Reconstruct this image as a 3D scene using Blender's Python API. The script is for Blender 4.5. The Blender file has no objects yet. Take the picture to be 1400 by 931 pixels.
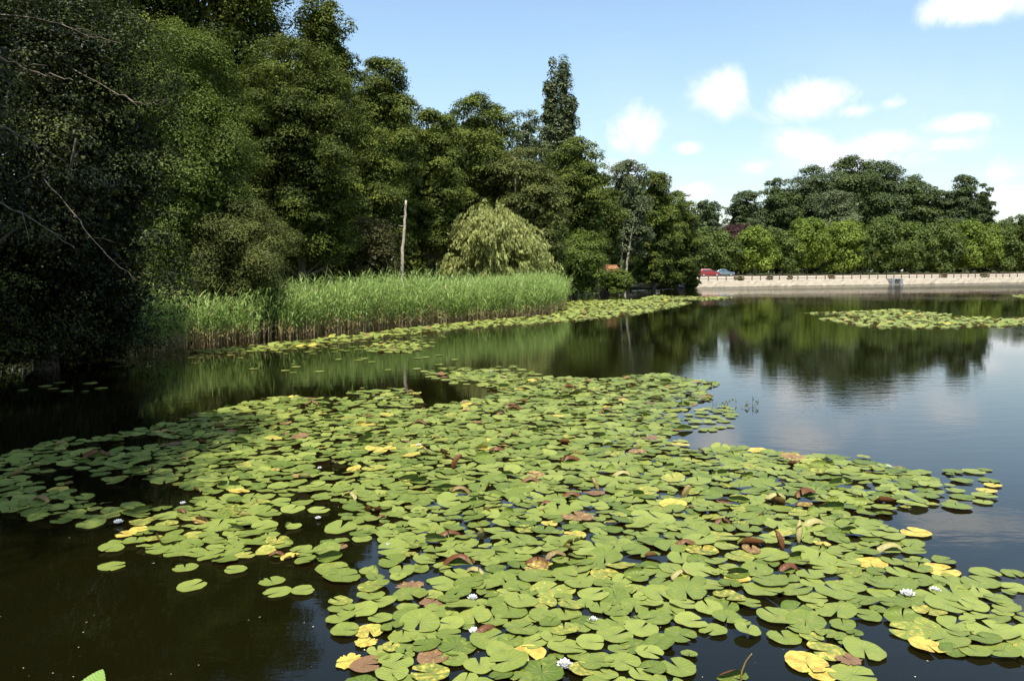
import bpy, math
import numpy as np
from math import sin, cos, pi, radians, atan2, sqrt

# ------------------------------------------------------------------ camera, sky, sun
scene = bpy.context.scene
COL = scene.collection
W0, H0, F = 1400.0, 931.0, 1063.0
HORIZON, ROLL, CAMZ = 375.0, 0.008, 2.4
PITCH = math.atan((H0 / 2 - HORIZON) / F)
fwd = np.array([0.0, cos(PITCH), -sin(PITCH)])
up0 = np.array([0.0, sin(PITCH), cos(PITCH)])
rt0 = np.array([1.0, 0.0, 0.0])
RT = rt0 * cos(ROLL) - up0 * sin(ROLL)
UP = up0 * cos(ROLL) + rt0 * sin(ROLL)
CAM = np.array([0.0, 0.0, CAMZ])

cd = bpy.data.cameras.new("camera")
cam = bpy.data.objects.new("camera", cd)
COL.objects.link(cam)
from mathutils import Matrix, Vector
M = Matrix.Identity(4)
for i in range(3):
    M[i][0], M[i][1], M[i][2], M[i][3] = RT[i], UP[i], -fwd[i], CAM[i]
cam.matrix_world = M
cd.sensor_width = 36.0
cd.lens = 36.0 * F / W0
cd.clip_start, cd.clip_end = 0.1, 6000
scene.camera = cam

SUN_AZ = radians(-176)      # clockwise from +Y (the view direction)
SUN_EL = radians(63)
to_sun = Vector((sin(SUN_AZ) * cos(SUN_EL), cos(SUN_AZ) * cos(SUN_EL), sin(SUN_EL)))
sd = bpy.data.lights.new("sun", 'SUN')
sd.energy, sd.angle, sd.color = 5.0, radians(0.53), (1.0, 0.955, 0.87)
sun = bpy.data.objects.new("sun", sd)
sun.rotation_euler = to_sun.to_track_quat('Z', 'Y').to_euler()
COL.objects.link(sun)
scene.view_settings.view_transform = 'Standard'
scene.view_settings.look = 'None'
scene.view_settings.exposure = 0.70
scene.view_settings.gamma = 1.0
scene.render.engine = 'CYCLES'
cy = scene.cycles
cy.max_bounces, cy.diffuse_bounces, cy.glossy_bounces = 6, 1, 3
cy.transmission_bounces, cy.transparent_max_bounces = 3, 4
cy.caustics_reflective = cy.caustics_refractive = False
cy.use_denoising = True
cy.sample_clamp_indirect = 6.0


def ray(px, py):
    d = fwd + RT * ((px - W0 / 2) / F) + UP * ((H0 / 2 - py) / F)
    return d


def wat(px, py, z=0.0):
    d = ray(px, py)
    return CAM + d * ((z - CAMZ) / d[2])


def at(px, py, D):
    d = ray(px, py)
    return CAM + d * (D / d[1])


def proj(x, y, z=0.0):
    v = np.array([x, y, z], dtype=float) - CAM
    w = v @ fwd
    return (W0 / 2 + F * (v @ RT) / w, H0 / 2 - F * (v @ UP) / w)


class NT:
    """small helper round a node tree"""
    def __init__(s, tree):
        s.t = tree
        s.n = tree.nodes
        s.l = tree.links

    def new(s, kind, **kw):
        n = s.n.new(kind)
        for k, v in kw.items():
            setattr(n, k, v)
        return n

    def put(s, sock, v):
        if isinstance(v, bpy.types.NodeSocket):
            s.l.new(v, sock)
        elif v is not None:
            sock.default_value = v

    def math(s, op, a, b=None, c=None, clamp=False):
        n = s.new('ShaderNodeMath', operation=op)
        n.use_clamp = clamp
        s.put(n.inputs[0], a)
        s.put(n.inputs[1], b)
        s.put(n.inputs[2], c)
        return n.outputs[0]

    def mix(s, f, a, b, blend='MIX'):
        n = s.new('ShaderNodeMix', data_type='RGBA', blend_type=blend)
        s.put(n.inputs[0], f)
        s.put(n.inputs[6], a if isinstance(a, bpy.types.NodeSocket) else (*a, 1))
        s.put(n.inputs[7], b if isinstance(b, bpy.types.NodeSocket) else (*b, 1))
        return n.outputs[2]

    def noise(s, vec, scale, detail=4, rough=0.55, dist=0.0):
        n = s.new('ShaderNodeTexNoise')
        s.put(n.inputs['Vector'], vec)
        n.inputs['Scale'].default_value = scale
        n.inputs['Detail'].default_value = detail
        n.inputs['Roughness'].default_value = rough
        n.inputs['Distortion'].default_value = dist
        return n.outputs[0]

    def ramp(s, f, lo, hi):
        n = s.new('ShaderNodeMapRange', interpolation_type='SMOOTHSTEP')
        s.put(n.inputs[0], f)
        n.inputs[1].default_value, n.inputs[2].default_value = lo, hi
        return n.outputs[0]

    def attr(s, name):
        return s.new('ShaderNodeAttribute', attribute_name=name)


world = bpy.data.worlds.new("World")
scene.world = world
world.use_nodes = True
w = NT(world.node_tree)
w.n.clear()
sky = w.new('ShaderNodeTexSky', sky_type='NISHITA')
sky.sun_disc = False
sky.sun_elevation, sky.sun_rotation = SUN_EL, SUN_AZ
sky.air_density, sky.dust_density, sky.ozone_density, sky.altitude = 1.25, .8, 1.1, 60
tc = w.new('ShaderNodeTexCoord').outputs['Generated']
sep = w.new('ShaderNodeSeparateXYZ')
w.l.new(tc, sep.inputs[0])
az = w.math('ARCTAN2', sep.outputs[0], sep.outputs[1])
el = w.math('ARCSINE', sep.outputs[2])
n1 = w.noise(tc, 11.0, 10, 0.63, 0.5)
n2 = w.noise(tc, 3.0, 5, 0.55)
# cumulus: (photo px, photo py, half-width px, half-height px, weight)
CLOUDS = [(872, 176, 42, 34, 1), (985, 128, 42, 30, .95), (1115, 136, 66, 30, 1.15), (1165, 152, 40, 14, .8), (1218, 142, 22, 10, .55),
          (938, 202, 18, 9, .9), (850, 232, 26, 16, .75), (1030, 228, 38, 18, .95), (1100, 202, 60, 26, .95),
          (1200, 200, 90, 24, 1.0), (1305, 170, 62, 18, 1.1), (1300, 196, 60, 16, .8), (1150, 222, 150, 28, .75),
          (1330, 8, 78, 26, 1.3), (1420, 0, 60, 20, .9), (955, 262, 34, 16, .95), (1360, 236, 70, 20, .75), (1380, 268, 110, 24, .75),
          (1500, 210, 90, 30, 1), (1650, 120, 120, 50, 1), (1500, -150, 140, 60, 1), (-300, 100, 200, 60, 1), (1000, -420, 220, 60, .7)]
mask = None
for (cx, cyy, hw, hh, wt) in CLOUDS:
    d = ray(cx, cyy)
    d = d / np.linalg.norm(d)
    a0, e0 = atan2(d[0], d[1]), math.asin(d[2])
    k = 1.0 / sqrt(1 + ((cx - 700) / F) ** 2) ** 1
    ra, re = hw / F * k * k * 1.1, hh / F * k * 1.08
    u = w.math('DIVIDE', w.math('SUBTRACT', az, a0), ra)
    v = w.math('DIVIDE', w.math('SUBTRACT', el, e0), re)
    r2 = w.math('ADD', w.math('MULTIPLY', u, u), w.math('MULTIPLY', v, v))
    g = w.math('MULTIPLY', w.math('SUBTRACT', 1.0, w.math('SQRT', r2)), wt)
    mask = g if mask is None else w.math('SMOOTH_MAX', mask, g, 0.18)
mask = w.math('MAXIMUM', mask, -1.2)
n3 = w.noise(tc, 26.0, 8, 0.62, 0.2)
md = w.math('ADD', mask, w.math('ADD', w.math('MULTIPLY', w.math('SUBTRACT', n1, 0.5), 2.2), w.math('MULTIPLY', w.math('SUBTRACT', n3, 0.5), 1.0)))
cm = w.math('MULTIPLY', w.ramp(md, -0.12, 0.70), .90)
# thin veil low in the sky
veil = w.math('MULTIPLY', w.ramp(n2, 0.42, 0.75), w.ramp(el, 0.36, 0.05))
cm = w.math('MAXIMUM', cm, w.math('MULTIPLY', veil, 0.45))
hazef = w.ramp(el, 0.45, -0.02)
base = w.mix(w.math('MULTIPLY', hazef, 0.05), w.mix(1.0, sky.outputs[0], w.mix(w.ramp(el, .30, 0.0), (1.09, 1.12, 1.11), (.93, .92, .95)), 'MULTIPLY'), (4.6, 5.8, 6.8))
shade = w.mix(w.ramp(md, 0.2, 0.9), (5.3, 5.9, 6.5), (6.7, 6.85, 6.9))
col = w.mix(cm, base, shade)
bg = w.new('ShaderNodeBackground')
bg.inputs[1].default_value = 0.115
w.l.new(col, bg.inputs[0])
wo = w.new('ShaderNodeOutputWorld')
w.l.new(bg.outputs[0], wo.inputs[0])

# ------------------------------------------------------------------ helpers
GROUPS = {}


def tag(o, label=None, cat=None, group=None, kind=None):
    if label: o['label'] = label
    if cat: o['category'] = cat
    if group: o['group'] = group
    if kind: o['kind'] = kind
    return o


def empty(name, loc=(0, 0, 0), rz=0.0):
    o = bpy.data.objects.new(name, None)
    o.empty_display_size = 0.3
    o.location = [float(v) for v in loc]
    o.rotation_euler = (0, 0, rz)
    COL.objects.link(o)
    return o


def mesh_np(name, V, Fc, attrs=None, smooth=False):
    """V (n,3); Fc a list of int arrays (k_i faces x m_i corners)"""
    me = bpy.data.meshes.new(name)
    V = np.asarray(V, dtype=np.float32)
    if not isinstance(Fc, (list, tuple)):
        Fc = [Fc]
    Fc = [np.asarray(f, dtype=np.int32) for f in Fc if len(f)]
    me.vertices.add(len(V))
    me.vertices.foreach_set('co', V.ravel())
    loops = np.concatenate([f.ravel() for f in Fc])
    counts = np.concatenate([np.full(len(f), f.shape[1], dtype=np.int32) for f in Fc])
    me.loops.add(len(loops))
    me.loops.foreach_set('vertex_index', loops)
    me.polygons.add(len(counts))
    me.polygons.foreach_set('loop_start', np.concatenate([[0], np.cumsum(counts)[:-1]]).astype(np.int32))
    me.polygons.foreach_set('loop_total', counts)
    me.polygons.foreach_set('use_smooth', np.full(len(counts), smooth))
    me.update(calc_edges=True)
    for k, a in (attrs or {}).items():
        a = np.asarray(a, dtype=np.float32)
        if a.ndim == 1:
            at_ = me.attributes.new(k, 'FLOAT', 'POINT')
            at_.data.foreach_set('value', a)
        else:
            at_ = me.attributes.new(k, 'FLOAT_VECTOR', 'POINT')
            at_.data.foreach_set('vector', a.ravel())
    return me


def link(name, me, mat=None, parent=None, loc=None):
    o = bpy.data.objects.new(name, me)
    if mat:
        me.materials.append(mat)
    if parent:
        o.parent = parent
    if loc is not None:
        o.location = [float(v) for v in loc]
    COL.objects.link(o)
    return o


class MB:
    def __init__(s):
        s.v, s.q, s.t, s.n = [], [], [], 0

    def add(s, V, Q=None, T=None):
        V = np.asarray(V, dtype=float)
        s.v.append(V)
        if Q is not None and len(Q): s.q.append(np.asarray(Q) + s.n)
        if T is not None and len(T): s.t.append(np.asarray(T) + s.n)
        s.n += len(V)

    def box(s, c, size, rz=0.0, taper=1.0):
        x, y, z = [v / 2 for v in size]
        P = np.array([[-x, -y, -z], [x, -y, -z], [x, y, -z], [-x, y, -z],
                      [-x * taper, -y * taper, z], [x * taper, -y * taper, z], [x * taper, y * taper, z], [-x * taper, y * taper, z]])
        R = np.array([[cos(rz), -sin(rz), 0], [sin(rz), cos(rz), 0], [0, 0, 1]])
        s.add(P @ R.T + np.array(c), [[0, 3, 2, 1], [4, 5, 6, 7], [0, 1, 5, 4], [1, 2, 6, 5], [2, 3, 7, 6], [3, 0, 4, 7]])

    def tube(s, pts, rad, k=7):
        pts = np.asarray(pts, float)
        rad = np.broadcast_to(rad, (len(pts),))
        tan = np.gradient(pts, axis=0)
        tan /= np.linalg.norm(tan, axis=1)[:, None] + 1e-9
        ref = np.array([1.0, 0.2, 0.1])
        if abs(tan[0] @ ref) > 0.9 * np.linalg.norm(ref): ref = np.array([0.1, 1.0, 0.3])
        a = np.cross(tan, ref); a /= np.linalg.norm(a, axis=1)[:, None] + 1e-9
        b = np.cross(tan, a)
        th = np.arange(k) * 2 * pi / k
        V = pts[:, None, :] + rad[:, None, None] * (a[:, None, :] * np.cos(th)[None, :, None] + b[:, None, :] * np.sin(th)[None, :, None])
        V = V.reshape(-1, 3)
        Q = []
        for i in range(len(pts) - 1):
            for j in range(k):
                j2 = (j + 1) % k
                Q.append([i * k + j, i * k + j2, (i + 1) * k + j2, (i + 1) * k + j])
        nV = len(V)
        V = np.vstack([V, pts[0], pts[-1]])
        T = [[nV, (j + 1) % k, j] for j in range(k)] + [[nV + 1, (len(pts) - 1) * k + j, (len(pts) - 1) * k + (j + 1) % k] for j in range(k)]
        s.add(V, Q, T)

    def build(s, name, mat, parent=None, smooth=False, loc=None, bevel=0.0):
        Fc = []
        if s.q: Fc.append(np.concatenate(s.q))
        if s.t: Fc.append(np.concatenate(s.t))
        me = mesh_np(name, np.concatenate(s.v), Fc, smooth=smooth)
        o = link(name, me, mat, parent, loc)
        if bevel:
            m = o.modifiers.new('bevel', 'BEVEL')
            m.width, m.segments = bevel, 2
        return o


# ------------------------------------------------------------------ materials
def new_mat(name):
    m = bpy.data.materials.new(name)
    m.use_nodes = True
    t = NT(m.node_tree)
    b = t.n['Principled BSDF']
    return m, t, b


def leaf_mat(name, dark, light, rough=0.5, spec=0.3, trans=0.28, hue_noise=0.35, warm=(0.16, 0.13, 0.02), warm_amt=0.0, gam=1.0):
    m, t, b = new_mat(name)
    a = t.attr('tone').outputs['Fac']
    geo = t.new('ShaderNodeNewGeometry')
    n = t.noise(geo.outputs['Position'], hue_noise, 3)
    f = t.math('ADD', a, t.math('MULTIPLY', t.math('SUBTRACT', n, 0.5), 0.9), clamp=True)
    if gam != 1.0: f = t.math('POWER', f, gam)  # most leaves pushed dark, few bright: sunlit specks and shade put into colour
    c = t.mix(f, dark, light)
    if warm_amt:
        n3 = t.noise(geo.outputs['Position'], hue_noise * 1.7, 2)
        c = t.mix(t.math('MULTIPLY', t.ramp(n3, 0.56, 0.72), warm_amt), c, warm)
    t.l.new(c, b.inputs['Base Color'])
    b.inputs['Roughness'].default_value = rough
    b.inputs['Specular IOR Level'].default_value = spec
    tr = t.new('ShaderNodeBsdfTranslucent')
    c2 = t.mix(0.5, c, tuple(min(1, v * 1.6) for v in light))
    t.l.new(c2, tr.inputs[0])
    mx = t.new('ShaderNodeMixShader')
    mx.inputs[0].default_value = trans * .8
    t.l.new(b.outputs[0], mx.inputs[1])
    t.l.new(tr.outputs[0], mx.inputs[2])
    t.l.new(mx.outputs[0], t.n['Material Output'].inputs[0])
    return m


def rough_mat(name, c1, c2, scale=4.0, rough=0.85, bump=0.3, bdist=0.02, spec=0.2, stretch=None, detail=6):
    m, t, b = new_mat(name)
    co = t.new('ShaderNodeTexCoord').outputs['Object']
    if stretch:
        mp = t.new('ShaderNodeMapping')
        mp.inputs['Scale'].default_value = stretch
        t.l.new(co, mp.inputs[0])
        co = mp.outputs[0]
    n = t.noise(co, scale, detail, 0.6)
    t.l.new(t.mix(t.ramp(n, 0.3, 0.7), c1, c2), b.inputs['Base Color'])
    b.inputs['Roughness'].default_value = rough
    b.inputs['Specular IOR Level'].default_value = spec
    if bump:
        bp = t.new('ShaderNodeBump')
        bp.inputs['Strength'].default_value = bump
        bp.inputs['Distance'].default_value = bdist
        t.l.new(n, bp.inputs['Height'])
        t.l.new(bp.outputs[0], b.inputs['Normal'])
    return m


M_LEAF = {
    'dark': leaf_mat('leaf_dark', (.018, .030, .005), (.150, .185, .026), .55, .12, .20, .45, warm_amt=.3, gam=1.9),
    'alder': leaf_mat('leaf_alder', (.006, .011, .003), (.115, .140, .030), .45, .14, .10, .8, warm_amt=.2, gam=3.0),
    'mid': leaf_mat('leaf_mid', (.030, .048, .008), (.165, .200, .030), .55, .14, .24, .40, warm_amt=.3, gam=1.5),
    'olive': leaf_mat('leaf_olive', (.045, .058, .012), (.135, .150, .035), .55, .18, .26, .4, warm_amt=.2),
    'bright': leaf_mat('leaf_bright', (.038, .064, .008), (.130, .175, .024), .55, .2, .28, .4),
    'lime': leaf_mat('leaf_lime', (.048, .080, .009), (.200, .265, .034), .5, .2, .30, .16),
    'row': leaf_mat('leaf_row', (.024, .044, .008), (.125, .170, .030), .5, .2, .24, .12, warm_amt=.2),
    'blue': leaf_mat('leaf_bluish', (.024, .040, .014), (.105, .135, .045), .5, .2, .18, .16),
    'park': leaf_mat('leaf_park', (.024, .042, .012), (.110, .145, .036), .5, .2, .18, .12),
    'grey': leaf_mat('leaf_greyish', (.050, .070, .026), (.150, .175, .075), .5, .25, .22, .3),
    'poplar': leaf_mat('leaf_poplar', (.042, .060, .020), (.140, .165, .065), .45, .3, .20, .3),
    'purple': leaf_mat('leaf_purple', (.030, .014, .014), (.075, .030, .026), .5, .2, .2, .2),
    'russet': leaf_mat('leaf_russet', (.030, .034, .009), (.100, .085, .020), .5, .2, .2, .5, warm=(.045, .075, .015), warm_amt=1.0),
    'willow': leaf_mat('leaf_willow', (.180, .200, .055), (.430, .450, .155), .5, .2, .38, .5),
}
M_BARK = rough_mat('bark', (.05, .04, .03), (.14, .12, .095), 3.0, .9, .8, .03, stretch=(4, 4, .7))
M_BARK_PALE = rough_mat('bark_pale', (.24, .20, .14), (.50, .45, .35), 3.0, .8, .6, .02, stretch=(3, 3, 1.2))
M_TWIG = rough_mat('twig', (.07, .055, .04), (.22, .185, .145), 9.0, .8, .4, .01)

# ground
def ground_mat():
    m, t, b = new_mat('ground_soil_grass')
    geo = t.new('ShaderNodeNewGeometry').outputs['Position']
    n = t.noise(geo, 0.35, 6)
    nf = t.noise(geo, 14.0, 6, .7)
    g = t.mix(t.ramp(n, .35, .65), (.030, .045, .012), (.075, .090, .025))
    g = t.mix(t.math('MULTIPLY', nf, .5), g, (.055, .042, .026))
    s = t.mix(nf, (.34, .29, .215), (.50, .43, .33))
    sa = t.attr('sand').outputs['Fac']
    sm = t.ramp(t.math('ADD', sa, t.math('MULTIPLY', t.math('SUBTRACT', n, .5), .5)), .35, .6)
    t.l.new(t.mix(sm, g, s), b.inputs['Base Color'])
    b.inputs['Roughness'].default_value = .95
    b.inputs['Specular IOR Level'].default_value = .1
    bp = t.new('ShaderNodeBump')
    bp.inputs['Strength'].default_value = .6
    bp.inputs['Distance'].default_value = .05
    t.l.new(nf, bp.inputs['Height'])
    t.l.new(bp.outputs[0], b.inputs['Normal'])
    return m


def water_mat():
    m, t, b = new_mat('pond_water')
    geo = t.new('ShaderNodeNewGeometry').outputs['Position']
    mp = t.new('ShaderNodeMapping')
    mp.inputs['Scale'].default_value = (.55, 1.5, 1)
    t.l.new(geo, mp.inputs[0])
    n_a = t.noise(mp.outputs[0], 2.6, 4, .55, .2)
    n_b = t.noise(mp.outputs[0], 11.0, 3, .5)
    patch = t.ramp(t.noise(geo, 0.07, 3), .40, .62)
    murk = t.noise(geo, .5, 4)
    t.l.new(t.mix(murk, (.0032, .0034, .0007), (.0060, .0056, .0012)), b.inputs['Base Color'])
    b.inputs['IOR'].default_value = 1.333
    sp_ = t.new('ShaderNodeSeparateXYZ'); t.l.new(geo, sp_.inputs[0])
    wind = t.ramp(t.math('ADD', sp_.outputs[1], t.math('MULTIPLY', murk, 12.0)), 92, 118)
    h = t.math('MULTIPLY', t.math('ADD', t.math('MULTIPLY', n_a, .75), t.math('MULTIPLY', n_b, .16)), t.math('ADD', 1.0, t.math('MULTIPLY', wind, 2.0)))
    bp = t.new('ShaderNodeBump')
    t.put(bp.inputs['Strength'], t.math('ADD', t.math('ADD', .07, t.math('MULTIPLY', patch, .14)), t.math('MULTIPLY', wind, .3)))
    bp.inputs['Distance'].default_value = .020
    t.put(b.inputs['Roughness'], t.math('ADD', .015, t.math('MULTIPLY', wind, .11)))
    t.l.new(h, bp.inputs['Height'])
    t.l.new(bp.outputs[0], b.inputs['Normal'])
    return m


def pad_mat():
    m, t, b = new_mat('lily_pad_leaf')
    pc = t.attr('pc').outputs['Vector']
    s = t.new('ShaderNodeSeparateXYZ')
    t.l.new(pc, s.inputs[0])
    u, v, tone = s.outputs
    kind = t.attr('kind').outputs['Fac']          # 0 green, 1 yellow, 2 brown
    ang = t.math('ARCTAN2', v, u)
    rad = t.math('SQRT', t.math('ADD', t.math('MULTIPLY', u, u), t.math('MULTIPLY', v, v)))
    mp = t.new('ShaderNodeMapping')
    t.l.new(pc, mp.inputs[0])
    mp.inputs['Scale'].default_value = (1, 1, 40)
    n = t.noise(mp.outputs[0], 2.2, 5, .6)
    nf = t.noise(mp.outputs[0], 14, 3, .6)
    vein = t.math('POWER', t.math('ABSOLUTE', t.math('SINE', t.math('ADD', t.math('MULTIPLY', ang, 6.5), t.math('MULTIPLY', n, 1.2)))), 7.0)
    vein = t.math('SUBTRACT', 1.0, t.math('POWER', t.math('ABSOLUTE', t.math('COSINE', t.math('MULTIPLY', ang, 7.0))), .35))
    vein = t.math('MULTIPLY', vein, t.math('SUBTRACT', 1.0, rad), clamp=True)
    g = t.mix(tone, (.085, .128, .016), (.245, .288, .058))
    g = t.mix(t.math('MULTIPLY', t.ramp(n, .50, .75), .6), g, (.30, .28, .06))
    g = t.mix(t.math('MULTIPLY', vein, .85), g, (.36, .42, .13))
    spots = t.ramp(t.noise(mp.outputs[0], 6.0, 2, .5), .70, .76)
    g = t.mix(t.math('MULTIPLY', spots, .8), g, (.15, .10, .03))
    yl = t.mix(t.ramp(n, .40, .70), (.54, .46, .09), (.42, .26, .05))
    br = t.mix(n, (.30, .17, .08), (.13, .075, .04))
    k1 = t.math('ADD', kind, t.math('MULTIPLY', t.math('SUBTRACT', t.noise(mp.outputs[0], 3.2, 4, .65), .5), 1.5))
    c = t.mix(t.ramp(k1, .35, .75), g, yl)
    c = t.mix(t.ramp(k1, 1.35, 1.75), c, br)
    geo = t.new('ShaderNodeNewGeometry')
    under = t.mix(t.ramp(tone, .1, .8), (.13, .050, .018), (.34, .30, .11))
    c = t.mix(geo.outputs['Backfacing'], c, under)
    t.l.new(c, b.inputs['Base Color'])
    b.inputs['Roughness'].default_value = .45
    b.inputs['Specular IOR Level'].default_value = .28
    bp = t.new('ShaderNodeBump')
    bp.inputs['Strength'].default_value = .6
    bp.inputs['Distance'].default_value = .008
    t.put(bp.inputs['Height'], t.math('ADD', t.math('MULTIPLY', vein, -1.8), t.math('ADD', t.math('MULTIPLY', n, .9), t.math('MULTIPLY', nf, .25))))
    t.l.new(bp.outputs[0], b.inputs['Normal'])
    tr = t.new('ShaderNodeBsdfTranslucent')
    t.l.new(c, tr.inputs[0])
    mx = t.new('ShaderNodeMixShader')
    mx.inputs[0].default_value = .12
    t.l.new(b.outputs[0], mx.inputs[1])
    t.l.new(tr.outputs[0], mx.inputs[2])
    t.l.new(mx.outputs[0], t.n['Material Output'].inputs[0])
    return m


def reed_mat():
    m, t, b = new_mat('reed_stalks')
    tone = t.attr('tone').outputs['Fac']
    dry = t.attr('dry').outputs['Fac']
    geo = t.new('ShaderNodeNewGeometry').outputs['Position']
    n = t.noise(geo, .6, 3)
    f = t.math('ADD', tone, t.math('SUBTRACT', n, .5), clamp=True)
    g = t.mix(f, (.195, .300, .060), (.440, .560, .185))
    d = t.mix(tone, (.42, .30, .13), (.66, .54, .31))
    c = t.mix(t.ramp(dry, .4, .6), g, d)
    t.l.new(c, b.inputs['Base Color'])
    b.inputs['Roughness'].default_value = .5
    b.inputs['Specular IOR Level'].default_value = .3
    tr = t.new('ShaderNodeBsdfTranslucent')
    t.l.new(c, tr.inputs[0])
    mx = t.new('ShaderNodeMixShader')
    mx.inputs[0].default_value = .5
    t.l.new(b.outputs[0], mx.inputs[1])
    t.l.new(tr.outputs[0], mx.inputs[2])
    t.l.new(mx.outputs[0], t.n['Material Output'].inputs[0])
    return m


def plain(name, c, rough=.5, metal=0.0, spec=.5, coat=0.0):
    m, t, b = new_mat(name)
    co = t.new('ShaderNodeTexCoord').outputs['Object']
    n = t.noise(co, 7.0, 4)
    t.l.new(t.mix(n, tuple(v * .8 for v in c), tuple(min(1, v * 1.15) for v in c)), b.inputs['Base Color'])
    b.inputs['Roughness'].default_value = rough
    b.inputs['Metallic'].default_value = metal
    b.inputs['Specular IOR Level'].default_value = spec
    b.inputs['Coat Weight'].default_value = coat
    return m


M_GROUND, M_WATER, M_PAD, M_REED = ground_mat(), water_mat(), pad_mat(), reed_mat()
def stone_mat():
    m, t, b = new_mat('bank_stone')
    geo = t.new('ShaderNodeNewGeometry').outputs['Position']
    n = t.noise(geo, 1.1, 5, .6)
    vo = t.new('ShaderNodeTexVoronoi'); vo.inputs['Scale'].default_value = 2.4
    t.l.new(geo, vo.inputs['Vector'])
    c = t.mix(n, (.25, .21, .15), (.44, .38, .285))
    c = t.mix(t.math('MULTIPLY', vo.outputs['Color'], .35), c, (.22, .19, .14))
    sp = t.new('ShaderNodeSeparateXYZ'); t.l.new(geo, sp.inputs[0])
    wet = t.ramp(t.math('ADD', sp.outputs[2], t.math('MULTIPLY', n, .35)), .42, .22)
    c = t.mix(wet, c, (.12, .105, .07))
    stain = t.ramp(t.noise(geo, .45, 4, .6), .60, .72)
    c = t.mix(t.math('MULTIPLY', stain, .5), c, (.16, .15, .09))
    t.l.new(c, b.inputs['Base Color'])
    b.inputs['Roughness'].default_value = .9
    bp = t.new('ShaderNodeBump'); bp.inputs['Strength'].default_value = .6; bp.inputs['Distance'].default_value = .06
    t.l.new(vo.outputs['Distance'], bp.inputs['Height']); t.l.new(bp.outputs[0], b.inputs['Normal'])
    return m


M_STONE = stone_mat()
M_CONC = rough_mat('old_concrete', (.16, .16, .15), (.36, .35, .32), 3.0, .9, .4, .03)
M_DARKHOLE = plain('painted_dark_inside', (.015, .015, .012), .6)  # near-black colour stands in for the shade inside openings
M_WOOD = rough_mat('fence_wood', (.10, .065, .045), (.24, .165, .12), 6.0, .85, .4, .01)
M_ROOF = rough_mat('clay_roof', (.22, .10, .05), (.32, .15, .075), 5.0, .8, .5, .02)
M_WALL = rough_mat('hut_boards', (.07, .05, .035), (.14, .10, .07), 5.0, .85, .4, .01)
M_RED = plain('car_paint_red', (.22, .010, .016), .25, .1, .5, .6)
M_BLUE = plain('car_paint_blue', (.11, .19, .24), .25, .3, .5, .6)
M_GLASS = plain('car_glass', (.02, .025, .03), .06, 0, .8)
M_TYRE = plain('tyre_rubber', (.02, .02, .02), .8)
M_RIM = plain('wheel_rim', (.45, .45, .46), .35, .8)
M_LAMP = plain('lamp_glass', (.7, .7, .68), .15)
M_TAIL = plain('tail_lamp', (.45, .02, .02), .25)
M_PLASTIC = plain('black_plastic', (.03, .03, .03), .6)
M_PETAL = plain('lily_petal', (.82, .82, .80), .5)
M_STAMEN = plain('lily_stamen', (.75, .50, .05), .6)
M_STICK = rough_mat('wet_stick', (.10, .08, .06), (.24, .20, .16), 20.0, .6, .3, .004)

# ------------------------------------------------------------------ terrain and water
LAKE = np.array([(-5, 2.2), (-2, 2.5), (4, 2.3), (14, 2.6), (60, 4), (115, 60), (175, 165), (95, 145), (66, 134), (43, 127.5), (29, 121),
                 (25.5, 119), (21, 116), (17, 112), (13, 104), (9.3, 97), (6.8, 92), (5.6, 82), (4.8, 70), (1.5, 56), (-4.5, 42), (-9.5, 34),
                 (-13.5, 28), (-15.5, 22), (-16, 15), (-12.5, 8.5), (-9.5, 6.2), (-7, 5)], float)


def sdist(P):
    """signed distance to the lake outline, positive on land"""
    P = np.asarray(P, float)
    a, b = LAKE, np.roll(LAKE, -1, axis=0)
    best = np.full(len(P), 1e9)
    inside = np.zeros(len(P), bool)
    for p, q in zip(a, b):
        e = q - p
        t_ = np.clip(((P - p) @ e) / (e @ e), 0, 1)
        best = np.minimum(best, np.hypot(*(P - p - t_[:, None] * e).T))
        c = ((p[1] > P[:, 1]) != (q[1] > P[:, 1])) & (P[:, 0] < (q[0] - p[0]) * (P[:, 1] - p[1]) / (q[1] - p[1] + 1e-12) + p[0])
        inside ^= c
    return np.where(inside, -best, best)


def zground(P):
    P = np.atleast_2d(np.asarray(P, float))
    d = sdist(P)
    x, y = P[:, 0], P[:, 1]
    ss = lambda a, b, v: (lambda t_: t_ * t_ * (3 - 2 * t_))(np.clip((v - a) / (b - a), 0, 1))
    wood = .35 + .028 * np.clip(d, 0, 60)
    bank = 1.08 + .021 * np.clip(d - 3, 0, 40)
    far = ss(24, 30, x) * ss(60, 90, y)
    H = wood * (1 - far) + bank * far
    near = ss(6, 3, y)
    H = H * (1 - near) + .62 * near
    rampw = ss(0.0, 1.2 + .9 * far, d - .25 * far)
    und = .06 * np.sin(x * .9 + 1.3) * np.cos(y * .8) * np.clip(d, 0, 1) * (1 - far)
    return np.where(d > 0, rampw * H + und, -.7 * ss(0, 2.5, -d) - .02)


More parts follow.
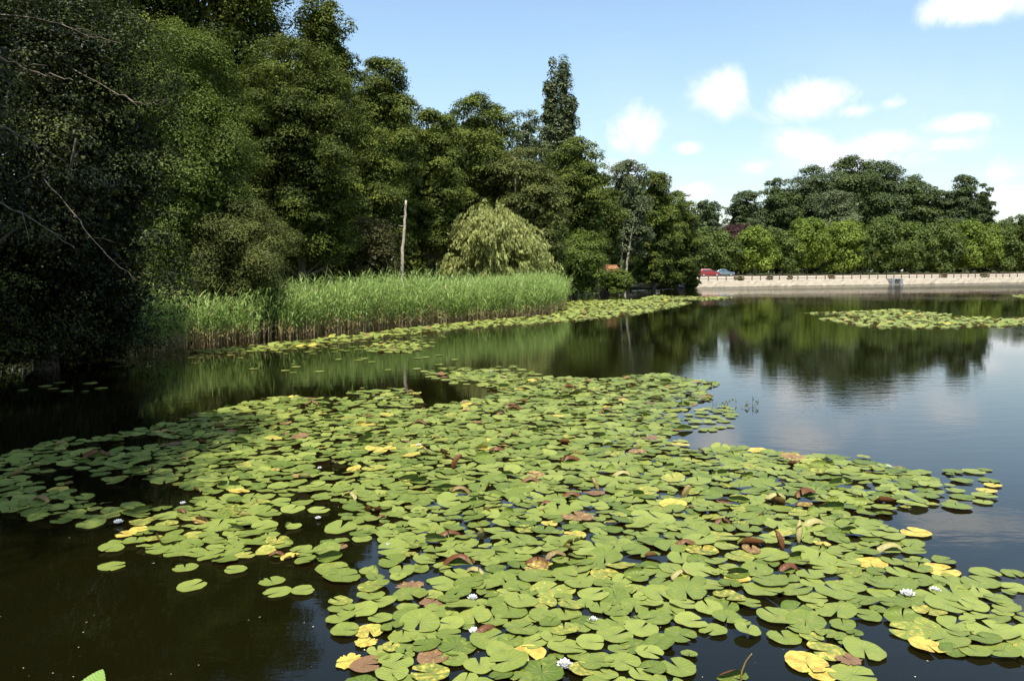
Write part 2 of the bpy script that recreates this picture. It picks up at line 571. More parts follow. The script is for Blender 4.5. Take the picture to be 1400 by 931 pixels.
def build_terrain():
    def axis(lo, hi, step, far):
        core = np.arange(lo, hi + step, step)
        g, s_ = [], step
        v = 0
        while v < far:
            s_ *= 1.35
            v += s_
            g.append(v)
        g = np.array(g)
        return np.concatenate([(lo - g)[::-1], core, core[-1] + g])
    X, Y = axis(-50, 190, 1.25, 2500), axis(-12, 215, 1.25, 2500)
    gx, gy = np.meshgrid(X, Y)
    P = np.stack([gx.ravel(), gy.ravel()], 1)
    z = zground(P)
    d = sdist(P)
    sand = ((P[:, 0] > 26) & (P[:, 1] > 100) & (d > 0)).astype(float) * np.clip(1.0 - (d - 30) / 12.0, 0, 1)
    sand *= np.clip((150 - P[:, 0]) / 20, 0, 1)
    nx, ny = len(X), len(Y)
    idx = np.arange(nx * ny).reshape(ny, nx)
    Q = np.stack([idx[:-1, :-1], idx[:-1, 1:], idx[1:, 1:], idx[1:, :-1]], -1).reshape(-1, 4)
    me = mesh_np('ground', np.column_stack([P, z]), Q, {'sand': sand}, smooth=True)
    tag(link('ground', me, M_GROUND), kind='structure')


build_terrain()
wm = mesh_np('water', [(-60, 1.2, 0), (240, 1.2, 0), (240, 190, 0), (-60, 190, 0)], np.array([[0, 1, 2, 3]]))
tag(link('water', wm, M_WATER), kind='structure')

# stone faced embankment with sandy crest: bent sheet along the far shore
EMB = np.array([(27.5, 120.4), (29, 121), (43, 127.5), (66, 134), (95, 145), (135, 155)], float)


def emb_at(s):
    """point and inward normal at arclength s along the embankment's water line"""
    seg = np.diff(EMB, axis=0)
    L = np.hypot(*seg.T)
    cum = np.concatenate([[0], np.cumsum(L)])
    i = int(np.clip(np.searchsorted(cum, s) - 1, 0, len(L) - 1))
    t_ = (s - cum[i]) / L[i]
    p = EMB[i] + seg[i] * t_
    n = np.array([-seg[i][1], seg[i][0]]) / L[i]
    return p, n


EMB_LEN = float(np.hypot(*np.diff(EMB, axis=0).T).sum())


def build_embankment():
    rng = np.random.default_rng(5)
    prof = [(-.25, -.4), (0, .02), (.22, .34), (.46, .72), (.62, .98), (.95, 1.06), (2.2, 1.12), (4.5, 1.2), (4.8, .9)]
    S = np.arange(0, EMB_LEN, .6)
    V = []
    for s in S:
        p, n = emb_at(s)
        for (o_, z_) in prof:
            j = rng.normal(0, .035) if 0 < z_ < 1.1 else rng.normal(0, .012)
            V.append((p[0] + n[0] * (o_ + j), p[1] + n[1] * (o_ + j), z_ + rng.normal(0, .018)))
    m_ = len(prof)
    Q = [[i * m_ + j, (i + 1) * m_ + j, (i + 1) * m_ + j + 1, i * m_ + j + 1] for i in range(len(S) - 1) for j in range(m_ - 1)]
    me = mesh_np('embankment', V, np.array(Q), smooth=False)
    tag(link('embankment', me, M_STONE), kind='structure')


build_embankment()


# ------------------------------------------------------------------ trees
def leaf_quads(P, N, size, rng, ratio=.62, tone=None, six=False):
    """rhombic leaves at P with normals N"""
    n = len(P)
    N = N / (np.linalg.norm(N, axis=1)[:, None] + 1e-9)
    r = rng.normal(size=(n, 3))
    a = np.cross(N, r); a /= np.linalg.norm(a, axis=1)[:, None] + 1e-9
    b = np.cross(N, a)
    s = size * rng.uniform(.6, 1.35, n)[:, None]
    lift = N * s * .10
    V = np.stack([P - a * s * .5, P + b * s * ratio * .5 + lift + a * s * .05, P + a * s * .5, P - b * s * ratio * .5 + lift + a * s * .05], 1).reshape(-1, 3)
    Q = np.arange(n * 4).reshape(n, 4)
    return V, Q, np.repeat(tone, 4)


def crown_points(shape, rng, n):
    """clump centres in the unit crown: x, y in the disc, z 0 (foot) to 1 (tip)"""
    out = []
    while len(out) < n:
        z = rng.uniform(0, 1)
        if shape == 'dome':
            R = sqrt(max(0, 1 - ((z - .42) / .58) ** 2)) if z > .42 else .72 + .28 * (z / .42)
        elif shape == 'round':
            R = sqrt(max(0, 1 - ((z - .5) / .5) ** 2))
        elif shape == 'column':
            R = (min(1, z / .12)) * (1 - max(0, z - .2) / .8) ** .75
        elif shape == 'cone':
            R = (1 - z) ** .45 * min(1, .6 + z * 3)
        elif shape == 'airy':
            R = .95 * sqrt(max(0, 1 - ((z - .45) / .55) ** 2))
        else:
            R = 1
        th = rng.uniform(0, 2 * pi)
        lob = 1 + .14 * sin(3 * th + 9 * z) + .10 * sin(5 * th - 6 * z + 2)
        q = rng.uniform(0, 1) ** (.30 if shape != 'airy' else .5)
        if rng.uniform() < .12: q *= 1.12
        out.append((R * lob * q * cos(th), R * lob * q * sin(th), z, R))
    return np.array(out)


TREES = []


def make_crown(name, rx, ry, h, shape, leaf, mat, n, seed, nclump=110, crange=(.15, .30), parent=None, z0=0.0, flat=.80, droop=0.0):
    rng = np.random.default_rng(seed)
    nclump = int(nclump * 1.9)
    C = crown_points(shape, rng, nclump)
    if shape == 'dome': C[:, 2] = C[:, 2] ** .92
    ctr = np.column_stack([C[:, 0] * rx, C[:, 1] * ry, z0 + C[:, 2] * h])
    rc = 1.08 * rng.uniform(*crange, nclump) * min(rx, h * .6) * (.7 + .3 * C[:, 3])
    wgt = rc ** 2
    k = rng.choice(nclump, n, p=wgt / wgt.sum())
    d = rng.normal(size=(n, 3))
    d /= np.linalg.norm(d, axis=1)[:, None]
    flip = (d[:, 2] < -.15) & (rng.uniform(size=n) < .75)
    d[flip, 2] *= -1
    rr = rng.uniform(.35, 1, n) ** .5 * (1 + rng.normal(0, .12, n))
    P = ctr[k] + d * (rc[k] * rr)[:, None] * np.array([1.15, 1.15, flat])
    P[:, 2] -= droop * rc[k] * np.hypot(d[:, 0], d[:, 1]) ** 2
    ct = np.array([0, 0, z0 + h * .35])
    outw = P - ct
    outw /= np.linalg.norm(outw, axis=1)[:, None] + 1e-9
    N = d * .80 + outw * .35 + rng.normal(0, .34, (n, 3)) + np.array([0, 0, .30])
    tone = np.clip(.5 + rng.normal(0, .17, n) + rng.normal(0, .16, nclump)[k], 0, 1)
    V, Q, T = leaf_quads(P, N, leaf, rng, tone=tone)
    # inner leaves that close the crown, coloured darker to deepen its shaded hollows
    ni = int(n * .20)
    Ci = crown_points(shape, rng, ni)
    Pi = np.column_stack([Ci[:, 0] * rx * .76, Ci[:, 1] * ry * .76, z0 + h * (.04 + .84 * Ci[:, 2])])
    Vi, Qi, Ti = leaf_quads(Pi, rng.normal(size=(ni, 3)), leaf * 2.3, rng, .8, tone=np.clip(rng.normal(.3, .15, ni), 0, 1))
    if shape == 'airy' or shape == 'column':
        Vi, Qi, Ti = Vi[:ni], Qi[:ni // 4], Ti[:ni]
    V2 = np.vstack([V, Vi])
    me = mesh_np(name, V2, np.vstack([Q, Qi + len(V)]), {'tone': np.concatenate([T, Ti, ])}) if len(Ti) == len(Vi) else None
    return me, ctr, rc


def trunk_mb(h, r0, ctr, rng, lean=(0, 0), nl=14, wob=.25, zl=.25):
    mb = MB()
    zs = np.linspace(-.3, h, 9)
    ph = rng.uniform(0, 6)
    pts = np.column_stack([lean[0] * zs / h + wob * np.sin(zs / h * 4 + ph) * zs / h, lean[1] * zs / h + wob * np.cos(zs / h * 3 + ph) * zs / h, zs])
    rad = r0 * (1 - .85 * np.clip(zs / h, 0, 1)) + r0 * .35 * np.exp(-np.clip(zs, 0, 9) * 2.2)
    mb.tube(pts, rad, 9)
    sel = rng.permutation(len(ctr))[:nl]
    for i in sel:
        c = ctr[i]
        zt = np.clip(c[2] - np.hypot(c[0], c[1]) * rng.uniform(.4, .9), h * zl * .6, h * .92)
        b0 = np.array([np.interp(zt, zs, pts[:, 0]), np.interp(zt, zs, pts[:, 1]), zt])
        rr = np.interp(zt, zs, rad) * .55
        t_ = np.linspace(0, 1, 6)[:, None]
        mid = (b0 + c) / 2 + np.array([0, 0, -.12 * np.linalg.norm(c - b0)])
        path = (1 - t_) ** 2 * b0 + 2 * t_ * (1 - t_) * mid + t_ ** 2 * c
        mb.tube(path, np.linspace(rr, max(.012, rr * .15), 6), 5)
    return mb


def tree(name, label, cat, px, D, top, bot, hw, shape, mat, seed, leafpx=3.0, cov=7.0, nclump=110, crange=(.15, .30), trunk_r=None,
         bark=None, lean=(0, 0), group=None, depth=1.0, nl=14, flat=.80, droop=0.0, at_xy=None):
    """px, top, bot, hw: where the crown stands in the photograph at distance D"""
    c = at(px, 370, D) if at_xy is None else at_xy
    X, Y = c[0], c[1]
    zg = float(zground([(X, Y)])[0])
    ztop = at(px, top, D)[2]
    zbot = max(at(px, bot, D)[2], zg + .15)
    R = hw * D / F
    if at_xy is not None:
        R, zbot, ztop = hw, bot, top
    h = ztop - zbot
    leafpx = leafpx * (.80 if D > 25 else .9)
    leaf = leafpx * D / (F * 1024 / 1400)
    area = (2 * R / D * F * .7314) * (h / D * F * .7314) * .8
    n = int(cov * area / (leafpx ** 2 * .31))
    n = min(n, 120000)
    root = empty(name, (X, Y, zg), 0)
    tag(root, label, cat, group)
    me, ctr, rc = make_crown('crown', R, R * depth, h, shape, leaf, mat, n, seed, nclump, crange, z0=zbot - zg, flat=flat, droop=droop)
    rng = np.random.default_rng(seed + 999)
    H = ztop - zg
    tr = trunk_mb(H * .93, trunk_r or max(.06, H * .016), ctr, rng, lean, nl, wob=.02 * H)
    tr.build('trunk', bark or M_BARK, root, smooth=True)
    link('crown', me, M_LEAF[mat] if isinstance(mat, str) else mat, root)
    TREES.append((name, n))
    return root


WG = 'trees of the wood along the bank'
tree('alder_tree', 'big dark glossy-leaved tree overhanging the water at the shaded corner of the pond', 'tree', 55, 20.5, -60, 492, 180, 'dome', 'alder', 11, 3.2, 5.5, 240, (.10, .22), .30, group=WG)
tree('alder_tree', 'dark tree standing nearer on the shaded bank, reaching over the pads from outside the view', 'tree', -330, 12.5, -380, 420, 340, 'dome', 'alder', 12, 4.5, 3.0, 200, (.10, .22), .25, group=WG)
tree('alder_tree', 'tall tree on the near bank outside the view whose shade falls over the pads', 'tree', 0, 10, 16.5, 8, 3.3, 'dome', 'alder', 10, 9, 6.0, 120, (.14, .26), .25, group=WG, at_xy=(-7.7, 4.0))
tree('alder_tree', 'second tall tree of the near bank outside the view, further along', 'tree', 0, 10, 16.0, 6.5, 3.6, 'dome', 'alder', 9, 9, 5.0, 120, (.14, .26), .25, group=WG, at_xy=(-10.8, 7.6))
tree('ash_tree', 'feathery yellow-green tree lit from above, behind the dark overhanging one', 'tree', 258, 31, 40, 400, 88, 'dome', 'bright', 13, 2.6, 6, 120, (.16, .30), group=WG, flat=.8, droop=.5)
tree('oak_tree', 'very tall dark tree whose top leaves the picture, above the feathery yellow-green one', 'tree', 305, 46, -150, 340, 120, 'dome', 'dark', 14, 3.0, 7, 150, (.14, .27), group=WG)
tree('maple_tree', 'dark tall tree filling the top corner behind the overhanging one', 'tree', 130, 42, -260, 360, 150, 'dome', 'mid', 15, 3.0, 5, 150, (.14, .27), group=WG)
tree('chestnut_tree', 'tall tree with big drooping leaves whose ragged tip reaches the top edge beside the sky', 'tree', 447, 50, -14, 250, 42, 'dome', 'mid', 16, 3.4, 6, 60, (.2, .36), group=WG, droop=.6)
tree('beech_tree', 'broad dark tree with stacked round tufts above the olive bush', 'tree', 412, 40, 62, 362, 82, 'dome', 'dark', 17, 2.8, 7, 130, (.14, .28), group=WG)
tree('ash_tree', 'pointed mid-green tree with loose tip, next beyond the broad dark one', 'tree', 527, 56, 84, 348, 52, 'dome', 'mid', 18, 2.8, 7, 80, (.16, .32), group=WG)
tree('maple_tree', 'dark tree behind the bare pale pole, with some rusty twigs low down', 'tree', 490, 50, 170, 352, 60, 'dome', 'dark', 19, 2.8, 6, 80, (.16, .30), group=WG)
tree('lime_tree', 'rounded green tree lower than its neighbours, above the bare pale pole', 'tree', 590, 62, 155, 345, 50, 'dome', 'mid', 20, 2.8, 6, 80, (.16, .30), group=WG)
tree('oak_tree', 'wide round-topped green tree behind and above the pale willow', 'tree', 652, 70, 136, 372, 62, 'dome', 'mid', 21, 2.8, 7, 110, (.15, .28), group=WG)
tree('robinia_tree', 'thin greyish see-through tree top just before the tall poplar', 'tree', 722, 84, 146, 350, 34, 'airy', 'grey', 22, 2.6, 4, 50, (.18, .34), group=WG)
tree('oak_tree', 'dense green tree beneath the poplar, tawny in places, with a pale leaning trunk before it', 'tree', 722, 66, 205, 385, 56, 'dome', 'olive', 23, 2.8, 6, 90, (.15, .28), group=WG)
tree('maple_tree', 'dense dark tree sloping down towards the hut roof', 'tree', 786, 82, 192, 366, 46, 'dome', 'mid', 24, 2.6, 7, 90, (.16, .30), group=WG)
tree('oak_tree', 'dark green spreading tree directly above the hut roof', 'tree', 815, 94, 252, 356, 38, 'dome', 'dark', 25, 2.6, 6, 80, (.16, .30), group=WG)
tree('ash_tree', 'slender loose tree with sky showing through its tip, beside two leaning trunks', 'tree', 856, 100, 224, 352, 32, 'dome', 'grey', 26, 2.5, 6, 60, (.2, .36), group=WG)
tree('birch_tree', 'mid-green tree with knobbly outline beyond the loose slender one', 'tree', 893, 108, 238, 388, 34, 'dome', 'mid', 27, 2.5, 7, 70, (.16, .32), group=WG)
tree('alder_tree', 'last tree of the wood, sloping down towards the parked cars', 'tree', 925, 116, 266, 392, 30, 'dome', 'mid', 28, 2.5, 7, 60, (.18, .32), group=WG)
tree('alder_tree', 'small round tree at the water edge beneath the last tall trees', 'tree', 904, 120, 318, 388, 30, 'dome', 'olive', 29, 2.5, 6, 60, (.18, .32), group=WG)
tree('oak_tree', 'shadowy tree deep in the wood behind the pale bare pole', 'tree', 590, 78, 190, 392, 70, 'dome', 'dark', 40, 3.0, 5, 80, (.16, .30), group=WG)
tree('oak_tree', 'shadowy tree deep in the wood between the olive bush and the pole', 'tree', 455, 66, 110, 392, 80, 'dome', 'dark', 41, 3.0, 5, 80, (.16, .30), group=WG)
tree('oak_tree', 'shadowy tree deep in the wood behind the feathery yellow-green one', 'tree', 330, 58, 60, 392, 90, 'dome', 'dark', 42, 3.0, 5, 80, (.16, .30), group=WG)
tree('oak_tree', 'shadowy tree behind the two pale leaning trunks', 'tree', 862, 122, 270, 378, 40, 'dome', 'dark', 43, 2.6, 5, 60, (.16, .30), group=WG)

# Lombardy poplar with several upright spires
def poplar():
    D = 92
    c = at(768, 370, D)
    zg = float(zground([(c[0], c[1])])[0])
    root = empty('poplar_tree', (c[0], c[1], zg))
    tag(root, 'tall narrow poplar with several upright spires standing above the wood', 'tree', WG)
    Vs, Qs, Ts, n0 = [], [], [], 0
    rng = np.random.default_rng(31)
    ctrs = []
    for (px, top, bot, hw, n) in [(757, 92, 330, 20, 8500), (770, 88, 330, 21, 8500), (749, 120, 300, 16, 5000), (781, 140, 300, 19, 6500), (776, 165, 340, 22, 5600), (762, 175, 340, 26, 5600)]:
        h = (bot - top) * D / F
        z0 = at(px, bot, D)[2] - zg
        me, ctr, rc = make_crown('tmp', hw * D / F, hw * D / F, h, 'column', 2.5 * D / 777, None, n, 300 + px, 60, (.26, .46), z0=z0, flat=1.35)
        V = np.empty(len(me.vertices) * 3, np.float32); me.vertices.foreach_get('co', V); V = V.reshape(-1, 3)
        T = np.empty(len(V), np.float32); me.attributes['tone'].data.foreach_get('value', T)
        V[:, 0] += (px - 768) * D / F
        V[:, 1] += rng.uniform(-1, 1)
        q = np.empty(len(me.loops), np.int32); me.loops.foreach_get('vertex_index', q)
        Vs.append(V); Qs.append(q.reshape(-1, 4) + n0); Ts.append(T); n0 += len(V)
        ctrs.append(np.column_stack([np.full(3, (px - 768) * D / F), np.zeros(3), z0 + h * np.array([.4, .6, .85])]))
        bpy.data.meshes.remove(me)
    H = at(768, 88, D)[2] - zg
    trunk_mb(H * .9, .38, np.vstack(ctrs), rng, nl=14, wob=.2).build('trunk', M_BARK, root, smooth=True)
    link('crown', mesh_np('crown', np.vstack(Vs), np.vstack(Qs), {'tone': np.concatenate(Ts)}), M_LEAF['poplar'], root)


poplar()

# far trees above the row
FG = 'tall trees behind the car park'
for (lab, px, D, top, bot, hw, shape, mat, sd_) in [
    ('low dark far tree just beyond the end of the wood', 965, 185, 276, 372, 26, 'dome', 'blue', 50),
    ('dark rounded far tree where the skyline dips lowest, above the parked cars', 1018, 190, 264, 372, 28, 'dome', 'blue', 51),
    ('far tree on the rising shoulder of the great clump', 1062, 195, 246, 372, 30, 'dome', 'park', 52),
    ('large far tree between the rising shoulder and the summit of the clump', 1108, 198, 232, 372, 40, 'dome', 'blue', 53),
    ('tallest far tree at the summit of the great domed clump', 1160, 200, 218, 372, 46, 'dome', 'park', 54),
    ('large far tree just past the summit of the domed clump', 1205, 202, 226, 372, 40, 'dome', 'blue', 55),
    ('far tree on the falling shoulder of the great clump', 1246, 200, 244, 372, 32, 'dome', 'park', 56),
    ('low far tree in the saddle between the clump and the dark pointed trees', 1280, 200, 262, 372, 24, 'dome', 'blue', 57),
    ('dark bluish far tree with pointed tips standing apart on the skyline', 1312, 196, 242, 372, 32, 'cone', 'blue', 58),
    ('shorter dark bluish far tree leaning on the pointed one', 1340, 196, 254, 372, 24, 'cone', 'blue', 59),
    ('low far tree at the very edge of the skyline', 1388, 205, 298, 372, 30, 'dome', 'blue', 60),
    ('greyish spreading far tree in front of the domed clump, over the lime row', 1140, 185, 262, 372, 34, 'airy', 'grey', 61)]:
    tree('parkland_tree', lab, 'tree', px, D, top, bot, hw, shape, mat, sd_, 2.3, 8, 80 if hw > 25 else 45, (.16, .30), group=FG)
tree('copper_beech_tree', 'purple-leaved tree between the dark far trees and the lime row', 'tree', 1006, 178, 306, 372, 24, 'dome', 'purple', 62, 2.3, 7, 50, (.2, .35))

# row of clipped-looking lime/maple trees behind the fence
RG = 'row of trees behind the fence'
ROW = [(962, 314, 22, 'row', 'shady green tree at the cars\' end of the row, half hidden by the wood'),
       (990, 318, 22, 'row', 'tree in the row directly above the red and blue cars'),
       (1032, 311, 26, 'lime', 'yellow-green row tree with flat top, first to the side of the cars'),
       (1070, 316, 22, 'row', 'darker low row tree between two yellow-green ones'),
       (1103, 300, 28, 'lime', 'tall yellow-green row tree under the shoulder of the far clump'),
       (1152, 303, 28, 'lime', 'brightest yellow-green tree of the row'),
       (1180, 318, 20, 'row', 'dull green row tree squeezed between the brightest one and the sluice'),
       (1212, 298, 30, 'row', 'tall two-toned row tree just behind the sluice in the bank'),
       (1246, 306, 24, 'row', 'dark row tree just past the sluice'),
       (1287, 304, 27, 'row', 'dark green row tree below the low saddle of the skyline'),
       (1327, 304, 30, 'lime', 'yellow-green row tree below the dark pointed far trees'),
       (1366, 306, 24, 'row', 'green row tree next to the last dark one'),
       (1402, 303, 26, 'dark', 'dark brownish tree closing the row at the edge of the view')]
for i, (px, top, hw, mat, lab) in enumerate(ROW):
    D = 163 + (px - 960) * .045
    tree('row_tree', lab, 'tree', px, D, top, 367, hw, 'dome', mat, 70 + i, 2.5, 8, 36, (.20, .40), .16, group=RG, droop=.35)

# bushes
BG = 'bushes along the water'
tree('bush', 'fine-twigged olive bush rising from the reeds beside the shaded tree', 'bush', 328, 31, 282, 430, 72, 'dome', 'olive', 90, 2.2, 6, 90, (.14, .28), .06, nl=10, flat=1.1)
tree('bush', 'fresh green bush between the pale willow and the hut', 'bush', 784, 77, 324, 402, 42, 'dome', 'bright', 91, 2.5, 8, 70, (.18, .34), .08, group=BG)
tree('bush', 'bright green bush directly in front of the hut', 'bush', 843, 87, 369, 401, 20, 'dome', 'bright', 92, 2.4, 8, 40, (.2, .36), .06, group=BG)
tree('bush', 'low green bush at the water just past the hut', 'bush', 872, 114, 352, 387, 24, 'dome', 'mid', 93, 2.4, 7, 40, (.2, .36), .06, group=BG)
tree('bush', 'bush overhanging the water at the near end of the stone embankment', 'bush', 945, 119, 377, 394, 12, 'dome', 'bright', 94, 2.4, 8, 24, (.25, .4), .05, group=BG)
tree('bush', 'dark low bush beside the pale bank gap under the last trees', 'bush', 915, 116, 372, 393, 14, 'dome', 'mid', 95, 2.4, 7, 24, (.25, .4), .05, group=BG)
tree('bush', 'dim bush of rusty and green leaves under the dark trees near the pole', 'bush', 505, 44, 300, 395, 38, 'dome', 'russet', 96, 2.6, 3.5, 40, (.2, .36), .07, group=BG)
tree('bush', 'light green saplings climbing behind the pale willow', 'bush', 735, 72, 300, 390, 40, 'dome', 'bright', 99, 2.5, 5, 50, (.2, .34), .07, group=BG)
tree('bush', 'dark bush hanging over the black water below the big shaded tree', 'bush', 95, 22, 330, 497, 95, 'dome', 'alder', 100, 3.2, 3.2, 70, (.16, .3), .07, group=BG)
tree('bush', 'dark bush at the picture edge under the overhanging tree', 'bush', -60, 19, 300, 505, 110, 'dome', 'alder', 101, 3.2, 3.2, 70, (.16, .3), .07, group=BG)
tree('bush', 'small tuft of weeds on the embankment beside the first fence posts', 'bush', 1011, 127, 379, 385, 7, 'dome', 'mid', 102, 2.2, 6, 12, (.3, .5), .02, nl=3)

for k, (px, py, hw_) in enumerate([(1052, 383, 5), (1080, 382.5, 4), (1137, 382, 5), (1290, 380, 5), (1345, 379.5, 6)]):
    lab = ['weed tuft at the foot of the fence, second from the cars', 'thin weed tuft between fence posts, third from the cars', 'weed tuft on the crest before the sluice', 'small weed tuft on the crest past the sluice', 'weed tuft on the crest near the picture edge'][k]
    D = 128 + (px - 1011) * .052
    tree('bush', lab, 'bush', px, D, py - 5, py + 2, hw_, 'dome', 'mid', 110 + k, 2.0, 6, 8, (.3, .5), .02, nl=2, group='weed tufts on the embankment')

# dark understory deep in the wood: reads as one mass
def understory():
    rng = np.random.default_rng(77)
    n = 26000
    t_ = rng.uniform(0, 1, n)
    P0 = np.array([(-34, 34), (-16, 48), (-8, 62), (-2, 82), (4, 104), (14, 124), (28, 150)], float)
    u = t_ * (len(P0) - 1)
    i = np.clip(u.astype(int), 0, len(P0) - 2)
    base_ = P0[i] + (P0[i + 1] - P0[i]) * (u - i)[:, None]
    xy = base_ + rng.normal(0, 2.2, (n, 2)) + np.array([-5, 5])
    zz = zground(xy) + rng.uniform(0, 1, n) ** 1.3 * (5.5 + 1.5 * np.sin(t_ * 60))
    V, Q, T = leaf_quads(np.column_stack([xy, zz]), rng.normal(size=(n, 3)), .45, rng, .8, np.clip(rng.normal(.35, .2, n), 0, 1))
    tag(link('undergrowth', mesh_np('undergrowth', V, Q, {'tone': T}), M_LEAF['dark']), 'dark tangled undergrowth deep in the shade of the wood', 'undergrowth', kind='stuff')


understory()

# far belt of woodland closing the horizon
def far_wood():
    rng = np.random.default_rng(78)
    n = 30000
    x = rng.uniform(-260, 420, n)
    y = 260 + .12 * np.abs(x) + rng.normal(0, 7, n)
    h = 9 + 3 * np.sin(x * .11) + 2 * np.sin(x * .31 + 1)
    z = 1.5 + rng.uniform(0, 1, n) * h
    V, Q, T = leaf_quads(np.column_stack([x, y, z]), rng.normal(size=(n, 3)) + [0, -.3, .5], 1.5, rng, .8, np.clip(rng.normal(.5, .2, n), 0, 1))
    tag(link('woodland', mesh_np('woodland', V, Q, {'tone': T}), M_LEAF['blue']), 'distant belt of woodland beyond the park', 'woodland', kind='stuff')


far_wood()


# pale weeping willow
def willow():
    D = 62
    c = at(674, 370, D)
    zg = float(zground([(c[0], c[1])])[0])
    root = empty('willow_tree', (c[0], c[1], zg))
    tag(root, 'pale yellow-green weeping willow behind the reeds', 'tree')
    rng = np.random.default_rng(32)
    ztop = at(680, 291, D)[2] - zg
    R = 68 * D / F
    C = crown_points('dome', rng, 170)
    lim = np.column_stack([C[:, 0] * R * .92 * (1 + .15 * (1 - C[:, 2])), C[:, 1] * R * .9, .8 + C[:, 2] * (ztop - 1.0)])
    Ps, Ns, Ts = [], [], []
    for k in range(3800):
        i = rng.integers(len(lim))
        s0 = lim[i] + rng.normal(0, .42, 3)
        out = np.array([s0[0], s0[1], 0]); out /= np.linalg.norm(out) + 1e-6
        L = rng.uniform(.25, .8)
        m_ = 16
        t_ = np.linspace(0, 1, m_)[:, None]
        a_ = rng.uniform(.2, .7)
        path = s0 + out * a_ * t_ + np.array([0, 0, 1.0]) * (.22 * t_ - L * t_ ** 1.7) + rng.normal(0, .035, (m_, 3))
        path[:, 2] = np.maximum(path[:, 2], .15)
        Ps.append(path)
        Ts.append(np.clip(np.full(m_, rng.normal(.55, .2)) + rng.normal(0, .12, m_), 0, 1))
    P = np.vstack(Ps); T = np.concatenate(Ts); n = len(P)
    # narrow leaves hanging: long axis close to vertical
    ax = np.column_stack([rng.normal(0, .45, n), rng.normal(0, .45, n), -np.ones(n)])
    ax /= np.linalg.norm(ax, axis=1)[:, None]
    N = rng.normal(size=(n, 3)) + np.column_stack([P[:, 0], P[:, 1], np.full(n, .5)]) / R
    b = np.cross(N, ax); b /= np.linalg.norm(b, axis=1)[:, None]
    s = .30 * rng.uniform(.6, 1.3, n)[:, None]
    V = np.stack([P - ax * s * .5, P + b * s * .18, P + ax * s * .5, P - b * s * .18], 1).reshape(-1, 3)
    trunk_mb(ztop * .8, .28, lim, rng, nl=30, wob=.3, zl=.15).build('trunk', M_BARK, root, smooth=True)
    link('crown', mesh_np('crown', V, np.arange(n * 4).reshape(n, 4), {'tone': np.repeat(T, 4)}), M_LEAF['willow'], root)


willow()

# bare trunks standing free
def bare(name, label, pix, D, r, group=None, cat='dead tree', bark=None):
    p0 = at(*pix[0], D)
    zg = float(zground([(p0[0], p0[1])])[0])
    root = empty(name, (p0[0], p0[1], zg))
    tag(root, label, cat, group)
    pts = np.array([at(x, y, D) for x, y in pix]) - np.array([p0[0], p0[1], zg])
    pts[0][2] = -.2
    mb = MB()
    # smooth path
    t_ = np.linspace(0, len(pts) - 1, 14)
    path = np.column_stack([np.interp(t_, range(len(pts)), pts[:, i]) for i in range(3)])
    path[1:-1] += np.random.default_rng(int(pix[0][0])).normal(0, r * .15, (12, 3))
    mb.tube(path, np.linspace(r * 1.15, r * .6, 14), 9)
    mb.build('trunk', bark or M_BARK_PALE, root, smooth=True)
    b2 = MB()
    rng = np.random.default_rng(int(pix[0][0]) + 1)
    for k in range(3):
        a = path[rng.integers(6, 13)]
        d = rng.normal(size=3) * [1, 1, .4]
        d /= np.linalg.norm(d)
        b2.tube([a, a + d * r * 2.2, a + d * r * 4 + [0, 0, r * .8]], [r * .3, r * .2, r * .1], 5)
    b2.build('branch_stub', bark or M_BARK_PALE, root, smooth=True)
    return root


bare('dead_tree', 'tall bare pale pole of a dead tree standing behind the reeds', [(549, 400), (550, 345), (553, 320), (554, 296), (555, 274)], 46, .095)
bare('dead_tree', 'slim upright pale trunk beside the hut, the straighter of two', [(847, 374), (849, 358), (852, 325), (854, 296)], 98, .10, 'leaning trunks by the hut', 'tree trunk')
bare('dead_tree', 'pale trunk beside the hut that leans away over the bush', [(854, 376), (858, 352), (863, 325), (868, 290)], 98, .13, 'leaning trunks by the hut', 'tree trunk')
bare('dead_tree', 'thin grey leaning trunk showing above the pale willow', [(711, 345), (708, 295), (705, 262), (704, 215)], 63.5, .075, None, 'tree trunk', M_TWIG)

